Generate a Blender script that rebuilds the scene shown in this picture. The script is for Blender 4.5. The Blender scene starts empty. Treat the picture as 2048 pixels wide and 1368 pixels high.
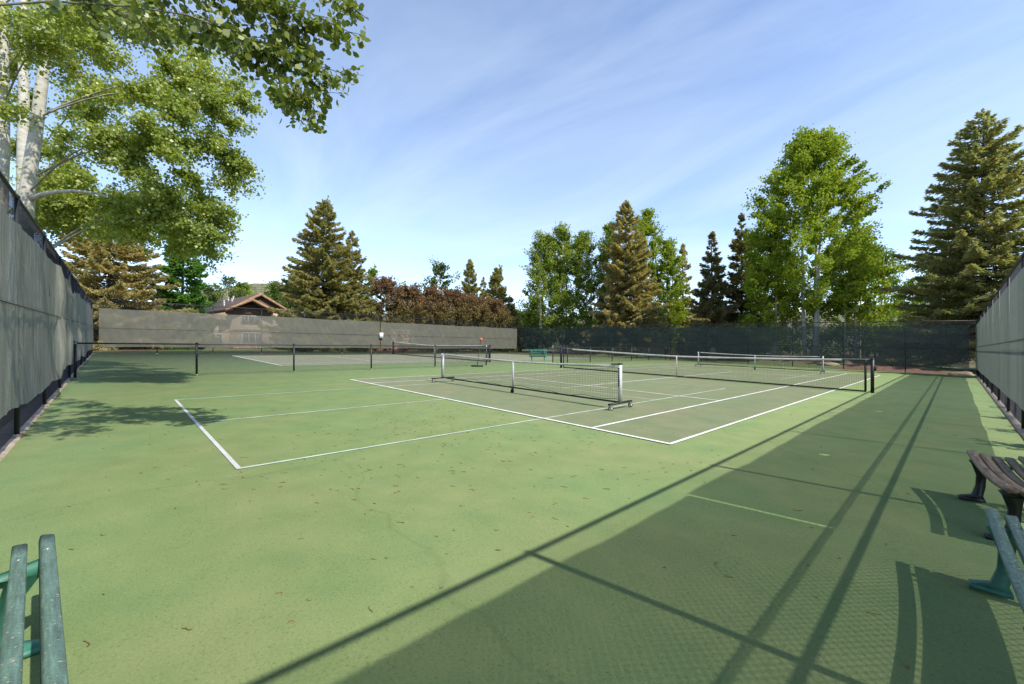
import bpy, math
import numpy as np
from mathutils import Vector
PI = math.pi
scene = bpy.context.scene
COL = scene.collection

# ------------------------------------------------------------------ camera
CAM = np.array([8.22, -5.64, 1.34]); YAW = -0.8115; FPX = 842.0
cam_data = bpy.data.cameras.new('camera'); cam = bpy.data.objects.new('camera', cam_data); COL.objects.link(cam)
cam.location = CAM; cam.rotation_euler = (PI/2, 0, -YAW)
cam_data.sensor_width = 36; cam_data.lens = FPX/2048*36; cam_data.clip_end = 6000; cam_data.clip_start = 0.05
scene.camera = cam
# ------------------------------------------------------------------ light
SUN_EL = math.radians(47.5); SUN_AZ = math.atan2(0.988, 0.152)      # azimuth measured from +Y towards +X
sun_dir = Vector((math.sin(SUN_AZ)*math.cos(SUN_EL), math.cos(SUN_AZ)*math.cos(SUN_EL), math.sin(SUN_EL)))
world = bpy.data.worlds.new('World'); scene.world = world; world.use_nodes = True
wn = world.node_tree; wn.nodes.clear()
wo = wn.nodes.new('ShaderNodeOutputWorld'); wb = wn.nodes.new('ShaderNodeBackground')
sky = wn.nodes.new('ShaderNodeTexSky'); sky.sky_type = 'NISHITA'; sky.sun_disc = False
sky.sun_elevation = SUN_EL; sky.sun_rotation = SUN_AZ; sky.altitude = 2000; sky.air_density = 1.0; sky.dust_density = 0.35; sky.ozone_density = 1.5
wb.inputs['Strength'].default_value = 0.138
# thin streaky cirrus, laid on a flat layer overhead
tc = wn.nodes.new('ShaderNodeTexCoord'); sep = wn.nodes.new('ShaderNodeSeparateXYZ'); wn.links.new(tc.outputs['Generated'], sep.inputs[0])
def wmath(op, a, b):
    n = wn.nodes.new('ShaderNodeMath'); n.operation = op
    for i, q in enumerate((a, b)):
        if isinstance(q, (int, float)): n.inputs[i].default_value = q
        else: wn.links.new(q, n.inputs[i])
    return n.outputs[0]
zz = wmath('ADD', wmath('MAXIMUM', sep.outputs[2], 0.0), 0.16)
cmb = wn.nodes.new('ShaderNodeCombineXYZ')
wn.links.new(wmath('DIVIDE', sep.outputs[0], zz), cmb.inputs[0]); wn.links.new(wmath('DIVIDE', sep.outputs[1], zz), cmb.inputs[1])
mp = wn.nodes.new('ShaderNodeMapping'); mp.inputs['Rotation'].default_value = (0, 0, math.radians(38)); mp.inputs['Scale'].default_value = (0.5, 1.0, 1)
mp.inputs['Location'].default_value = (1.4, 0.9, 0)
wn.links.new(cmb.outputs[0], mp.inputs[0])
nz = wn.nodes.new('ShaderNodeTexNoise'); nz.inputs['Scale'].default_value = 1.15; nz.inputs['Detail'].default_value = 9; nz.inputs['Roughness'].default_value = 0.58; nz.inputs['Distortion'].default_value = 0.7
wn.links.new(mp.outputs[0], nz.inputs['Vector'])
mr = wn.nodes.new('ShaderNodeMapRange'); mr.inputs['From Min'].default_value = 0.30; mr.inputs['From Max'].default_value = 0.80; mr.inputs['To Max'].default_value = 0.62
wn.links.new(nz.outputs[0], mr.inputs[0])
mix = wn.nodes.new('ShaderNodeMix'); mix.data_type = 'RGBA'; mix.inputs['B'].default_value = (3.25, 3.75, 4.3, 1)
wn.links.new(mr.outputs[0], mix.inputs['Factor']); tint = wn.nodes.new('ShaderNodeMix'); tint.data_type = 'RGBA'; tint.blend_type = 'MULTIPLY'; tint.inputs['Factor'].default_value = 1; tint.inputs['B'].default_value = (0.99, 0.975, 0.99, 1)
wn.links.new(sky.outputs[0], tint.inputs['A']); wn.links.new(tint.outputs['Result'], mix.inputs['A'])
wn.links.new(mix.outputs['Result'], wb.inputs['Color']); wn.links.new(wb.outputs[0], wo.inputs[0])
sl = bpy.data.lights.new('sun', 'SUN'); sl.energy = 2.9; sl.angle = math.radians(0.53); sl.color = (1.0, 0.945, 0.85)
so = bpy.data.objects.new('sun', sl); COL.objects.link(so); so.rotation_euler = (-sun_dir).to_track_quat('-Z', 'Y').to_euler(); so.location = (20, 5, 30)
vs = scene.view_settings; vs.view_transform = 'Standard'; vs.look = 'None'; vs.exposure = 1.16; vs.gamma = 1; vs.use_curve_mapping = False
scene.cycles.max_bounces = 8; scene.cycles.transparent_max_bounces = 16; scene.cycles.use_denoising = True

# ------------------------------------------------------------------ helpers
rng = np.random.default_rng(7)
def gz(u, v): return -0.01809*np.asarray(u, float) - 0.01397*np.asarray(v, float)
FW = np.array([math.sin(YAW), math.cos(YAW), 0]); RT = np.array([math.cos(YAW), -math.sin(YAW), 0])
def at(x, depth, y=None):
    """world point seen in direction x (photo column) at a depth, on the ground or at photo row y"""
    q = CAM + FW*depth + RT*depth*(x-1024)/FPX
    if y is None: q[2] = tz(q[0], q[1])
    else: q[2] = CAM[2] + (684-y)/FPX*depth
    return q
def tz(u, v):
    u = np.asarray(u, float); v = np.asarray(v, float)
    z = gz(np.clip(u, -34, 14), np.clip(v, -12, 38)) - 0.07
    berm = 0.75*np.exp(-((v-36.5)/3.2)**2)*(0.55+0.45*np.sin(u*0.35+1.0))*np.clip((u+30)/10, 0, 1)*np.clip((16-u)/6, 0, 1)
    berm = berm + 0.25*np.exp(-((u+31)/1.6)**2)*np.clip((v+10)/5, 0, 1)*np.clip((32-v)/5, 0, 1)
    return z + np.where((v > 30.2) | (u < -28.4), berm, 0)
def nrm(a): return a/np.maximum(np.linalg.norm(a, axis=-1, keepdims=True), 1e-9)
def smooth_noise(x, seed, n=6, f0=0.35):
    r = np.random.default_rng(seed); o = 0
    for k in range(n): o = o + np.sin(x*f0*1.7**k*(1+0.2*r.random()) + r.random()*6.28)/1.5**k
    return o/2.2

class MB:
    def __init__(s): s.V = []; s.F = []; s.n = 0
    def add(s, V, F):
        V = np.asarray(V, float).reshape(-1, 3); F = np.asarray(F, np.int64)
        s.V.append(V); s.F.append(F + s.n); s.n += len(V); return s
    def box(s, c, size, rz=0, ax=None):
        h = np.array(size)/2.0
        P = np.array([[x, y, z] for z in (-1, 1) for y in (-1, 1) for x in (-1, 1)])*h
        if ax is not None: P = P[:, :1]*ax[0] + P[:, 1:2]*ax[1] + P[:, 2:]*ax[2]
        elif rz: c_, s_ = math.cos(rz), math.sin(rz); P = np.stack([P[:, 0]*c_-P[:, 1]*s_, P[:, 0]*s_+P[:, 1]*c_, P[:, 2]], 1)
        return s.add(P + np.array(c), [[0,2,3,1],[4,5,7,6],[0,1,5,4],[2,6,7,3],[0,4,6,2],[1,3,7,5]])
    def tube(s, P, r, k=8, cap=True):
        P = np.asarray(P, float); n = len(P); r = np.broadcast_to(np.asarray(r, float), (n,))
        T = nrm(np.gradient(P, axis=0))
        ref = np.array([0, 0, 1.0]) if abs(T[:, 2]).mean() < 0.8 else np.array([1.0, 0, 0])
        A = nrm(np.cross(T, ref)); B = np.cross(T, A)
        th = np.arange(k)*2*PI/k
        V = P[:, None] + r[:, None, None]*(np.cos(th)[None, :, None]*A[:, None] + np.sin(th)[None, :, None]*B[:, None])
        i = np.arange(n-1)[:, None]*k; j = np.arange(k)[None]; j2 = (j+1) % k
        F = np.stack([i+j, i+j2, i+k+j2, i+k+j], -1).reshape(-1, 4)
        s.add(V.reshape(-1, 3), F)
        if cap:
            for e, rev in ((0, True), (n-1, False)):
                f = np.arange(k)+e*k+s.n-n*k
                s.F.append((f[::-1] if rev else f)[None])
        return s
    def prism(s, O, X, Y, Z, pts, t):
        """outline pts in the X,Y plane, extruded t along Z, centred"""
        O, X, Y, Z = map(np.asarray, (O, X, Y, Z)); pts = np.asarray(pts, float); n = len(pts)
        base = O + pts[:, :1]*X + pts[:, 1:]*Y
        V = np.concatenate([base - Z*t/2, base + Z*t/2])
        s.add(V, np.array([[i, (i+1) % n, n+(i+1) % n, n+i] for i in range(n)]))
        s.F.append((np.arange(n)[::-1] + s.n - 2*n)[None]); s.F.append((np.arange(n) + s.n - n)[None])
        return s
    def disc(s, c, axis, r, w, k=18):
        axis = nrm(np.asarray(axis, float)); c = np.asarray(c, float)
        return s.tube([c-axis*w/2, c+axis*w/2], r, k)
    def mesh(s, name):
        V = np.concatenate(s.V); fl = s.F
        loops = np.concatenate([f.reshape(-1) for f in fl]); tot = np.concatenate([np.full(len(f), f.shape[1]) for f in fl])
        me = bpy.data.meshes.new(name); me.vertices.add(len(V)); me.vertices.foreach_set('co', V.astype(np.float32).ravel())
        me.loops.add(len(loops)); me.loops.foreach_set('vertex_index', loops.astype(np.int32))
        me.polygons.add(len(tot)); me.polygons.foreach_set('loop_start', np.concatenate([[0], np.cumsum(tot)[:-1]]).astype(np.int32))
        me.polygons.foreach_set('loop_total', tot.astype(np.int32)); me.update(calc_edges=True); return me
    def build(s, name, mat, parent=None, smooth=False, world=True, kind=None):
        if world and parent is not None:
            off = np.array(parent.location) + (np.array(parent.parent.location) if parent.parent else 0); s.V = [v - off for v in s.V]
        me = s.mesh(name); me.materials.append(mat)
        if smooth: me.polygons.foreach_set('use_smooth', np.ones(len(me.polygons), bool))
        o = bpy.data.objects.new(name, me); COL.objects.link(o)
        if parent is not None: o.parent = parent
        if kind: o['kind'] = kind
        return o
def tag(o, label, cat, group=None):
    o['label'] = label; o['category'] = cat
    if group: o['group'] = group
    return o
def thing(name, label, cat, loc=(0, 0, 0), rz=0, group=None):
    o = bpy.data.objects.new(name, None); COL.objects.link(o); o.location = loc; o.rotation_euler = (0, 0, rz); o.empty_display_size = 0.3
    return tag(o, label, cat, group)

# ------------------------------------------------------------------ materials
def newmat(name):
    m = bpy.data.materials.new(name); m.use_nodes = True; nt = m.node_tree; nt.nodes.clear()
    out = nt.nodes.new('ShaderNodeOutputMaterial'); return m, nt, out
def N(nt, t, **kw):
    n = nt.nodes.new(t)
    for k, v in kw.items():
        if k.startswith('_'): setattr(n, k[1:], v)
        else: n.inputs[k.replace('__', ' ')].default_value = v
    return n
def c4(c): return (c[0], c[1], c[2], 1)
def ramp(nt, src, stops):
    r = nt.nodes.new('ShaderNodeValToRGB'); e = r.color_ramp.elements
    while len(e) < len(stops): e.new(0.5)
    for q, (p, c) in zip(e, stops): q.position = p; q.color = c4(c)
    nt.links.new(src, r.inputs[0]); return r.outputs[0]
def noisecol(nt, scale, stops, detail=5, coord='Object', vec=None, rough=0.55):
    tcn = nt.nodes.new('ShaderNodeTexCoord'); n = N(nt, 'ShaderNodeTexNoise', Scale=scale, Detail=detail, Roughness=rough)
    if vec:
        m = N(nt, 'ShaderNodeMapping', Scale=vec); nt.links.new(tcn.outputs[coord], m.inputs[0]); nt.links.new(m.outputs[0], n.inputs['Vector'])
    else: nt.links.new(tcn.outputs[coord], n.inputs['Vector'])
    return ramp(nt, n.outputs[0], stops), n.outputs[0]
def mixc(nt, fac, a, b, mode='MIX'):
    m = nt.nodes.new('ShaderNodeMix'); m.data_type = 'RGBA'; m.blend_type = mode
    for key, q in (('Factor', fac), ('A', a), ('B', b)):
        if isinstance(q, (int, float)): m.inputs[key].default_value = q
        elif isinstance(q, tuple): m.inputs[key].default_value = c4(q)
        else: nt.links.new(q, m.inputs[key])
    return m.outputs['Result']
def principled(name, col, rough=0.6, metal=0, var=0.25, scale=6, bump=0.0, bscale=60, spec=0.4, col2=None, vec=None):
    m, nt, out = newmat(name); b = N(nt, 'ShaderNodeBsdfPrincipled', Roughness=rough, Metallic=metal)
    b.inputs['Specular IOR Level'].default_value = spec
    lo = tuple(x*(1-var) for x in col); hi = tuple(min(1, x*(1+var)) for x in col) if col2 is None else col2
    c, f = noisecol(nt, scale, [(0.35, lo), (0.65, hi)], vec=vec); nt.links.new(c, b.inputs['Base Color'])
    if bump:
        tcn = nt.nodes.new('ShaderNodeTexCoord'); n = N(nt, 'ShaderNodeTexNoise', Scale=bscale, Detail=4); nt.links.new(tcn.outputs['Object'], n.inputs['Vector'])
        bp = N(nt, 'ShaderNodeBump', Strength=bump, Distance=0.01); nt.links.new(n.outputs[0], bp.inputs['Height']); nt.links.new(bp.outputs[0], b.inputs['Normal'])
    nt.links.new(b.outputs[0], out.inputs[0]); return m
def court_mat(name, base, warm, cool, speck=0.8):
    m, nt, out = newmat(name); b = N(nt, 'ShaderNodeBsdfPrincipled', Roughness=0.82); b.inputs['Specular IOR Level'].default_value = 0.25
    c1, _ = noisecol(nt, 0.55, [(0.3, cool), (0.5, base), (0.7, warm)], detail=6, rough=0.62)
    c2, f2 = noisecol(nt, 2.2, [(0.3, (0.88, 0.9, 0.88)), (0.7, (1.07, 1.05, 1.04))], detail=6)
    c3, f3 = noisecol(nt, 70, [(0.30, (0.45, 0.5, 0.45)), (0.44, (0.97, 0.97, 0.97)), (0.60, (1.05, 1.04, 1.04)), (0.74, (1.45, 1.4, 1.45))], detail=4, rough=0.75)
    st, fs = noisecol(nt, 0.9, [(0.60, (0, 0, 0)), (0.78, (1, 1, 1))], detail=8, vec=(1, 1, 1), rough=0.7)
    c = mixc(nt, 1.0, c1, c2, 'MULTIPLY'); c = mixc(nt, speck, c, mixc(nt, 1.0, c, c3, 'MULTIPLY'))
    sm = nt.nodes.new('ShaderNodeMath'); sm.operation = 'MULTIPLY'; sm.inputs[1].default_value = 0.2; nt.links.new(fs if False else st, sm.inputs[0])
    c = mixc(nt, sm.outputs[0], c, (0.30, 0.28, 0.18))
    # a few dark hairline cracks
    tcn = nt.nodes.new('ShaderNodeTexCoord'); nw = N(nt, 'ShaderNodeTexNoise', Scale=0.7, Detail=5); nt.links.new(tcn.outputs['Object'], nw.inputs['Vector'])
    ad = nt.nodes.new('ShaderNodeMix'); ad.data_type = 'RGBA'; ad.blend_type = 'ADD'; ad.inputs['Factor'].default_value = 0.9; nt.links.new(tcn.outputs['Object'], ad.inputs['A']); nt.links.new(nw.outputs[1], ad.inputs['B'])
    vo = N(nt, 'ShaderNodeTexVoronoi', Scale=0.17); vo.feature = 'DISTANCE_TO_EDGE'; nt.links.new(ad.outputs['Result'], vo.inputs['Vector'])
    cr = ramp(nt, vo.outputs['Distance'], [(0.0, (1, 1, 1)), (0.0008, (0, 0, 0))])
    crs = nt.nodes.new('ShaderNodeMath'); crs.operation = 'MULTIPLY'; crs.inputs[1].default_value = 0.16; nt.links.new(cr, crs.inputs[0])
    c = mixc(nt, crs.outputs[0], c, tuple(x*0.35 for x in base))
    nt.links.new(c, b.inputs['Base Color'])
    bp = N(nt, 'ShaderNodeBump', Strength=0.35, Distance=0.004); nt.links.new(f3, bp.inputs['Height']); nt.links.new(bp.outputs[0], b.inputs['Normal'])
    nt.links.new(b.outputs[0], out.inputs[0]); return m
def leaf_mat(name, cols, trans=0.35, gloss=0.0, zgrad=None):
    """cols: colour stops picked per leaf at random; zgrad: (z0,z1,colour) younger growth towards the top of the plant"""
    m, nt, out = newmat(name); g = nt.nodes.new('ShaderNodeNewGeometry')
    n = len(cols); c = ramp(nt, g.outputs['Random Per Island'], [(i/(n-1), q) for i, q in enumerate(cols)])
    big, _ = noisecol(nt, 0.45, [(0.3, (0.78, 0.82, 0.78)), (0.7, (1.2, 1.14, 1.05))], detail=3)
    c = mixc(nt, 1.0, c, big, 'MULTIPLY')
    if zgrad:
        tcn = nt.nodes.new('ShaderNodeTexCoord'); sp = nt.nodes.new('ShaderNodeSeparateXYZ'); nt.links.new(tcn.outputs['Object'], sp.inputs[0])
        nn = N(nt, 'ShaderNodeTexNoise', Scale=1.3, Detail=3); nt.links.new(tcn.outputs['Object'], nn.inputs['Vector'])
        a = nt.nodes.new('ShaderNodeMath'); a.operation = 'MULTIPLY_ADD'; a.inputs[1].default_value = 2.5; nt.links.new(nn.outputs[0], a.inputs[0]); nt.links.new(sp.outputs[2], a.inputs[2])
        mr_ = N(nt, 'ShaderNodeMapRange'); mr_.inputs['From Min'].default_value = zgrad[0]+1.25; mr_.inputs['From Max'].default_value = zgrad[1]+1.25; nt.links.new(a.outputs[0], mr_.inputs[0])
        c = mixc(nt, mr_.outputs[0], c, zgrad[2])
    d = nt.nodes.new('ShaderNodeBsdfDiffuse'); t = nt.nodes.new('ShaderNodeBsdfTranslucent')
    tc_ = mixc(nt, 1.0, c, (1.15, 1.2, 0.55), 'MULTIPLY')
    nt.links.new(c, d.inputs[0]); nt.links.new(tc_, t.inputs[0])
    ms = nt.nodes.new('ShaderNodeMixShader'); ms.inputs[0].default_value = trans; nt.links.new(d.outputs[0], ms.inputs[1]); nt.links.new(t.outputs[0], ms.inputs[2]); res = ms.outputs[0]
    if gloss:
        gl = N(nt, 'ShaderNodeBsdfGlossy', Roughness=0.45); gl.inputs[0].default_value = (1, 1, 1, 1)
        m2 = nt.nodes.new('ShaderNodeMixShader'); m2.inputs[0].default_value = gloss; nt.links.new(res, m2.inputs[1]); nt.links.new(gl.outputs[0], m2.inputs[2]); res = m2.outputs[0]
    nt.links.new(res, out.inputs[0]); return m
def screen_mat(name, col, dusty, see=0.2, trans=0.3, streak=(1, 1, 0.12), weave=False):
    m, nt, out = newmat(name)
    c1, _ = noisecol(nt, 1.6, [(0.33, col), (0.72, dusty)], detail=7, vec=streak, rough=0.65)
    c2, f2 = noisecol(nt, 110, [(0.3, (0.62, 0.62, 0.62)), (0.7, (1.3, 1.3, 1.3))], detail=3)
    c = mixc(nt, 1.0, c1, c2, 'MULTIPLY')
    d = nt.nodes.new('ShaderNodeBsdfDiffuse'); t = nt.nodes.new('ShaderNodeBsdfTranslucent'); tr = nt.nodes.new('ShaderNodeBsdfTransparent')
    nt.links.new(c, d.inputs[0]); nt.links.new(c, t.inputs[0])
    a = nt.nodes.new('ShaderNodeMixShader'); a.inputs[0].default_value = trans; nt.links.new(d.outputs[0], a.inputs[1]); nt.links.new(t.outputs[0], a.inputs[2])
    b = nt.nodes.new('ShaderNodeMixShader'); b.inputs[0].default_value = see; nt.links.new(a.outputs[0], b.inputs[1]); nt.links.new(tr.outputs[0], b.inputs[2])
    nt.links.new(b.outputs[0], out.inputs[0]); return m
def bark_mat():
    m, nt, out = newmat('aspen_bark'); b = N(nt, 'ShaderNodeBsdfPrincipled', Roughness=0.8)
    c, _ = noisecol(nt, 5, [(0.3, (0.33, 0.31, 0.25)), (0.6, (0.52, 0.50, 0.43))], vec=(1, 1, 2.2))
    k, _ = noisecol(nt, 3.2, [(0.66, (0, 0, 0)), (0.72, (1, 1, 1))], vec=(1.2, 1.2, 4.0), detail=6)
    c = mixc(nt, k, c, (0.05, 0.045, 0.04)); nt.links.new(c, b.inputs['Base Color']); nt.links.new(b.outputs[0], out.inputs[0]); return m

M = {}
M['court_green'] = court_mat('court_green', (0.170, 0.229, 0.092), (0.188, 0.226, 0.097), (0.150, 0.230, 0.096))
M['court_play'] = court_mat('court_play', (0.175, 0.195, 0.098), (0.195, 0.190, 0.105), (0.155, 0.196, 0.098))
M['court_play2'] = court_mat('court_play2', (0.190, 0.195, 0.128), (0.20, 0.188, 0.138), (0.170, 0.195, 0.122))
M['line_white'] = principled('line_white', (0.66, 0.65, 0.58), 0.8, var=0.16, scale=3.5)
M['line_pale'] = principled('line_pale', (0.40, 0.47, 0.37), 0.8, var=0.2, scale=3.5)
M['line_tape'] = principled('line_tape', (0.44, 0.45, 0.42), 0.7, var=0.12, scale=4)
M['kerb'] = principled('kerb', (0.27, 0.22, 0.175), 0.9, var=0.3, scale=5, bump=0.4)
M['mulch'] = principled('mulch', (0.13, 0.065, 0.038), 0.95, var=0.5, scale=9, bump=1.0, bscale=25)
M['grass'] = principled('grass', (0.075, 0.115, 0.03), 0.95, var=0.35, scale=2, bump=1.0, bscale=30)
M['hill'] = principled('hill', (0.13, 0.125, 0.06), 0.95, var=0.55, scale=0.16)
M['black'] = principled('black_vinyl', (0.014, 0.015, 0.017), 0.45, var=0.3)
M['wire'] = principled('wire_black', (0.018, 0.018, 0.022), 0.5, var=0.3)
M['galv'] = principled('galvanised', (0.42, 0.42, 0.41), 0.45, metal=0.6, var=0.2)
M['cord'] = principled('net_cord', (0.022, 0.023, 0.02), 0.8, var=0.2)
M['tape'] = principled('net_tape', (0.56, 0.53, 0.45), 0.8, var=0.15, scale=4)
M['wpost'] = principled('white_post', (0.52, 0.52, 0.50), 0.4, var=0.15, scale=5)
M['rubber'] = principled('rubber', (0.018, 0.018, 0.018), 0.6)
M['hub'] = principled('wheel_hub', (0.62, 0.62, 0.6), 0.4, var=0.1)
M['teal'] = principled('teal_plank', (0.105, 0.175, 0.142), 0.55, var=0.16, scale=14, bump=0.5, bscale=90, vec=(0.6, 9, 9))
_m = M['teal']; _nt = _m.node_tree; _b = [q for q in _nt.nodes if q.type == 'BSDF_PRINCIPLED'][0]; _src = _b.inputs['Base Color'].links[0].from_socket
_sp, _ = noisecol(_nt, 70, [(0.66, (0, 0, 0)), (0.70, (1, 1, 1))], detail=2); _gr, _ = noisecol(_nt, 60, [(0.3, (0.7, 0.7, 0.7)), (0.7, (1.2, 1.2, 1.2))], vec=(0.15, 1, 1), detail=4)
_nt.links.new(mixc(_nt, _sp, mixc(_nt, 1.0, _src, _gr, 'MULTIPLY'), (0.36, 0.33, 0.24)), _b.inputs['Base Color'])
M['teal_iron'] = principled('teal_iron', (0.04, 0.155, 0.11), 0.5, var=0.25, scale=10)
M['brown'] = principled('brown_plank', (0.20, 0.14, 0.085), 0.6, var=0.4, scale=7, bump=0.4, bscale=50, vec=(0.7, 6, 6))
M['black_iron'] = principled('black_iron', (0.016, 0.019, 0.022), 0.35, var=0.3)
M['screen_left'] = screen_mat('screen_left', (0.205, 0.215, 0.175), (0.41, 0.40, 0.335), 0.13, 0.22, (7.0, 7.0, 0.16), weave=True)
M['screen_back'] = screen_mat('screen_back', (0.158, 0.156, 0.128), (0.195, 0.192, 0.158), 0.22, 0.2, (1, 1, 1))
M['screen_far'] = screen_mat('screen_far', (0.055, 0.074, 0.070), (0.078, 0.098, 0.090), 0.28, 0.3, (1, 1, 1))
M['screen_right'] = screen_mat('screen_right', (0.175, 0.215, 0.175), (0.25, 0.275, 0.23), 0.31, 0.42, (5, 5, 0.14))
M['bark'] = bark_mat()
M['bark_brown'] = principled('bark_brown', (0.075, 0.055, 0.042), 0.9, var=0.4, scale=5, bump=0.6, bscale=20)
M['twig'] = principled('twig', (0.13, 0.115, 0.085), 0.8, var=0.3)
M['limb'] = principled('aspen_limb', (0.27, 0.25, 0.19), 0.85, var=0.35, scale=4)
M['aspen_near'] = leaf_mat('aspen_near', [(0.1956, 0.2625, 0.0392), (0.2737, 0.3466, 0.0535), (0.3909, 0.4303, 0.0801), (0.2217, 0.294, 0.0535)], 0.5, 0.04)
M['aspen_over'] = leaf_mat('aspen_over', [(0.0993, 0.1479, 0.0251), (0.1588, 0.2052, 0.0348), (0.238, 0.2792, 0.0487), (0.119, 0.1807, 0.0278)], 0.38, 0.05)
M['aspen_far'] = leaf_mat('aspen_far', [(0.1796, 0.2564, 0.0319), (0.2695, 0.3526, 0.0455), (0.3742, 0.4274, 0.0638), (0.2096, 0.2885, 0.041)], 0.42)
M['aspen_mid'] = leaf_mat('aspen_mid', [(0.168, 0.2318, 0.0436), (0.228, 0.3024, 0.0554), (0.3, 0.3528, 0.0693), (0.18, 0.252, 0.0436)], 0.4)
M['aspen_lime'] = leaf_mat('aspen_lime', [(0.14, 0.22, 0.035), (0.19, 0.27, 0.045), (0.23, 0.30, 0.06)], 0.45)
M['fir_green'] = leaf_mat('fir_green', [(0.0728, 0.182, 0.0364), (0.1274, 0.273, 0.051), (0.1638, 0.3185, 0.0637)], 0.25)
M['spruce_olive'] = leaf_mat('spruce_olive', [(0.2656, 0.27, 0.1108), (0.379, 0.3645, 0.1606), (0.4297, 0.3372, 0.1752), (0.3034, 0.3372, 0.1459), (0.5055, 0.4183, 0.2189)], 0.45)
M['spruce_tan'] = leaf_mat('spruce_tan', [(0.3538, 0.3238, 0.1606), (0.4801, 0.4183, 0.2189), (0.556, 0.4048, 0.2334), (0.379, 0.3911, 0.1898), (0.6318, 0.5397, 0.3209)], 0.45)
M['spruce_dark'] = leaf_mat('spruce_dark', [(0.1814, 0.1852, 0.0942), (0.2718, 0.2493, 0.1375), (0.3264, 0.267, 0.1447), (0.2175, 0.2422, 0.1267)], 0.4)
M['spruce_blue'] = leaf_mat('spruce_blue', [(0.272, 0.3078, 0.1605), (0.3949, 0.4309, 0.2324), (0.5048, 0.4104, 0.2111), (0.3289, 0.3694, 0.2028)], 0.45)
M['red_shrub'] = leaf_mat('red_shrub', [(0.1515, 0.1521, 0.0441), (0.2065, 0.1841, 0.0617), (0.2341, 0.1601, 0.0794), (0.1377, 0.1761, 0.0529)], 0.3, zgrad=(2.6, 6.6, (0.21, 0.125, 0.072)))
M['bush'] = leaf_mat('bush', [(0.06, 0.102, 0.0216), (0.096, 0.156, 0.03), (0.132, 0.192, 0.042)], 0.3)
M['haze_tree'] = leaf_mat('far_tree', [(0.085, 0.125, 0.04), (0.12, 0.16, 0.05), (0.14, 0.18, 0.06)], 0.3)
M['stucco'] = principled('stucco', (0.50, 0.38, 0.27), 0.9, var=0.12, scale=3)
M['timber'] = principled('timber', (0.30, 0.175, 0.095), 0.7, var=0.25, scale=4)
M['timber_shaded'] = principled('timber_shaded', (0.10, 0.06, 0.035), 0.8, var=0.3, scale=4)  # brown gable boarding, with the shadow under the roof put into its colour
M['shingle'] = principled('shingle', (0.105, 0.078, 0.068), 0.9, var=0.45, scale=7)
M['glass'] = principled('window_glass', (0.05, 0.065, 0.07), 0.12, var=0.2, spec=0.8)
M['wframe'] = principled('window_frame', (0.55, 0.53, 0.48), 0.5, var=0.1)
M['stone'] = principled('stone', (0.42, 0.27, 0.18), 0.9, var=0.4, scale=2.5, bump=0.6, bscale=12)
M['rock'] = principled('rock', (0.32, 0.24, 0.17), 0.9, var=0.4, scale=2.5, bump=0.8, bscale=10)
M['orange'] = principled('orange_plastic', (0.48, 0.12, 0.045), 0.5, var=0.15)
M['signw'] = principled('sign_white', (0.75, 0.75, 0.74), 0.4, var=0.05)
M['signp'] = principled('sign_print', (0.42, 0.43, 0.45), 0.5, var=0.2)
M['catkin'] = principled('catkin', (0.19, 0.135, 0.05), 0.9, var=0.6, scale=25)
M['flower'] = leaf_mat('flower', [(0.2475, 0.088, 0.0275), (0.275, 0.1375, 0.055), (0.1925, 0.066, 0.033)], 0.3)

# ------------------------------------------------------------------ setting: ground, hills, courts
U0, U1, V0, V1 = -27.8, 9.05, -6.54, 29.6
def struct(o): o['kind'] = 'structure'; return o
xs = np.unique(np.concatenate([np.linspace(-34, 14, 49), -34-np.geomspace(1, 3000, 26), 14+np.geomspace(1, 3000, 26)]))
ys = np.unique(np.concatenate([np.linspace(-12, 46, 59), -12-np.geomspace(1, 3000, 26), 46+np.geomspace(1, 3000, 26)]))
X, Y = np.meshgrid(xs, ys); Z = tz(X, Y)
def grid_faces(ny, nx):
    i = np.arange(ny-1)[:, None]*nx + np.arange(nx-1)[None]
    return np.stack([i, i+1, i+nx+1, i+nx], -1).reshape(-1, 4)
def ground_mat():
    m, nt, out = newmat('ground'); b = N(nt, 'ShaderNodeBsdfPrincipled', Roughness=0.95)
    mu, f = noisecol(nt, 9, [(0.3, (0.055, 0.028, 0.018)), (0.7, (0.21, 0.105, 0.062))], detail=8)
    gr, _ = noisecol(nt, 3, [(0.3, (0.05, 0.085, 0.022)), (0.7, (0.11, 0.15, 0.045))], detail=8)
    tcn = nt.nodes.new('ShaderNodeTexCoord'); sp = nt.nodes.new('ShaderNodeSeparateXYZ'); nt.links.new(tcn.outputs['Object'], sp.inputs[0])
    pat, pf = noisecol(nt, 0.12, [(0.46, (0, 0, 0)), (0.52, (1, 1, 1))], detail=3)
    c = mixc(nt, pat, mu, gr); nt.links.new(c, b.inputs['Base Color'])
    bp = N(nt, 'ShaderNodeBump', Strength=1.0, Distance=0.05); nt.links.new(f, bp.inputs['Height']); nt.links.new(bp.outputs[0], b.inputs['Normal'])
    nt.links.new(b.outputs[0], out.inputs[0]); return m
struct(MB().add(np.stack([X, Y, Z], -1).reshape(-1, 3), grid_faces(len(ys), len(xs))).build('ground', ground_mat(), smooth=True))
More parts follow.
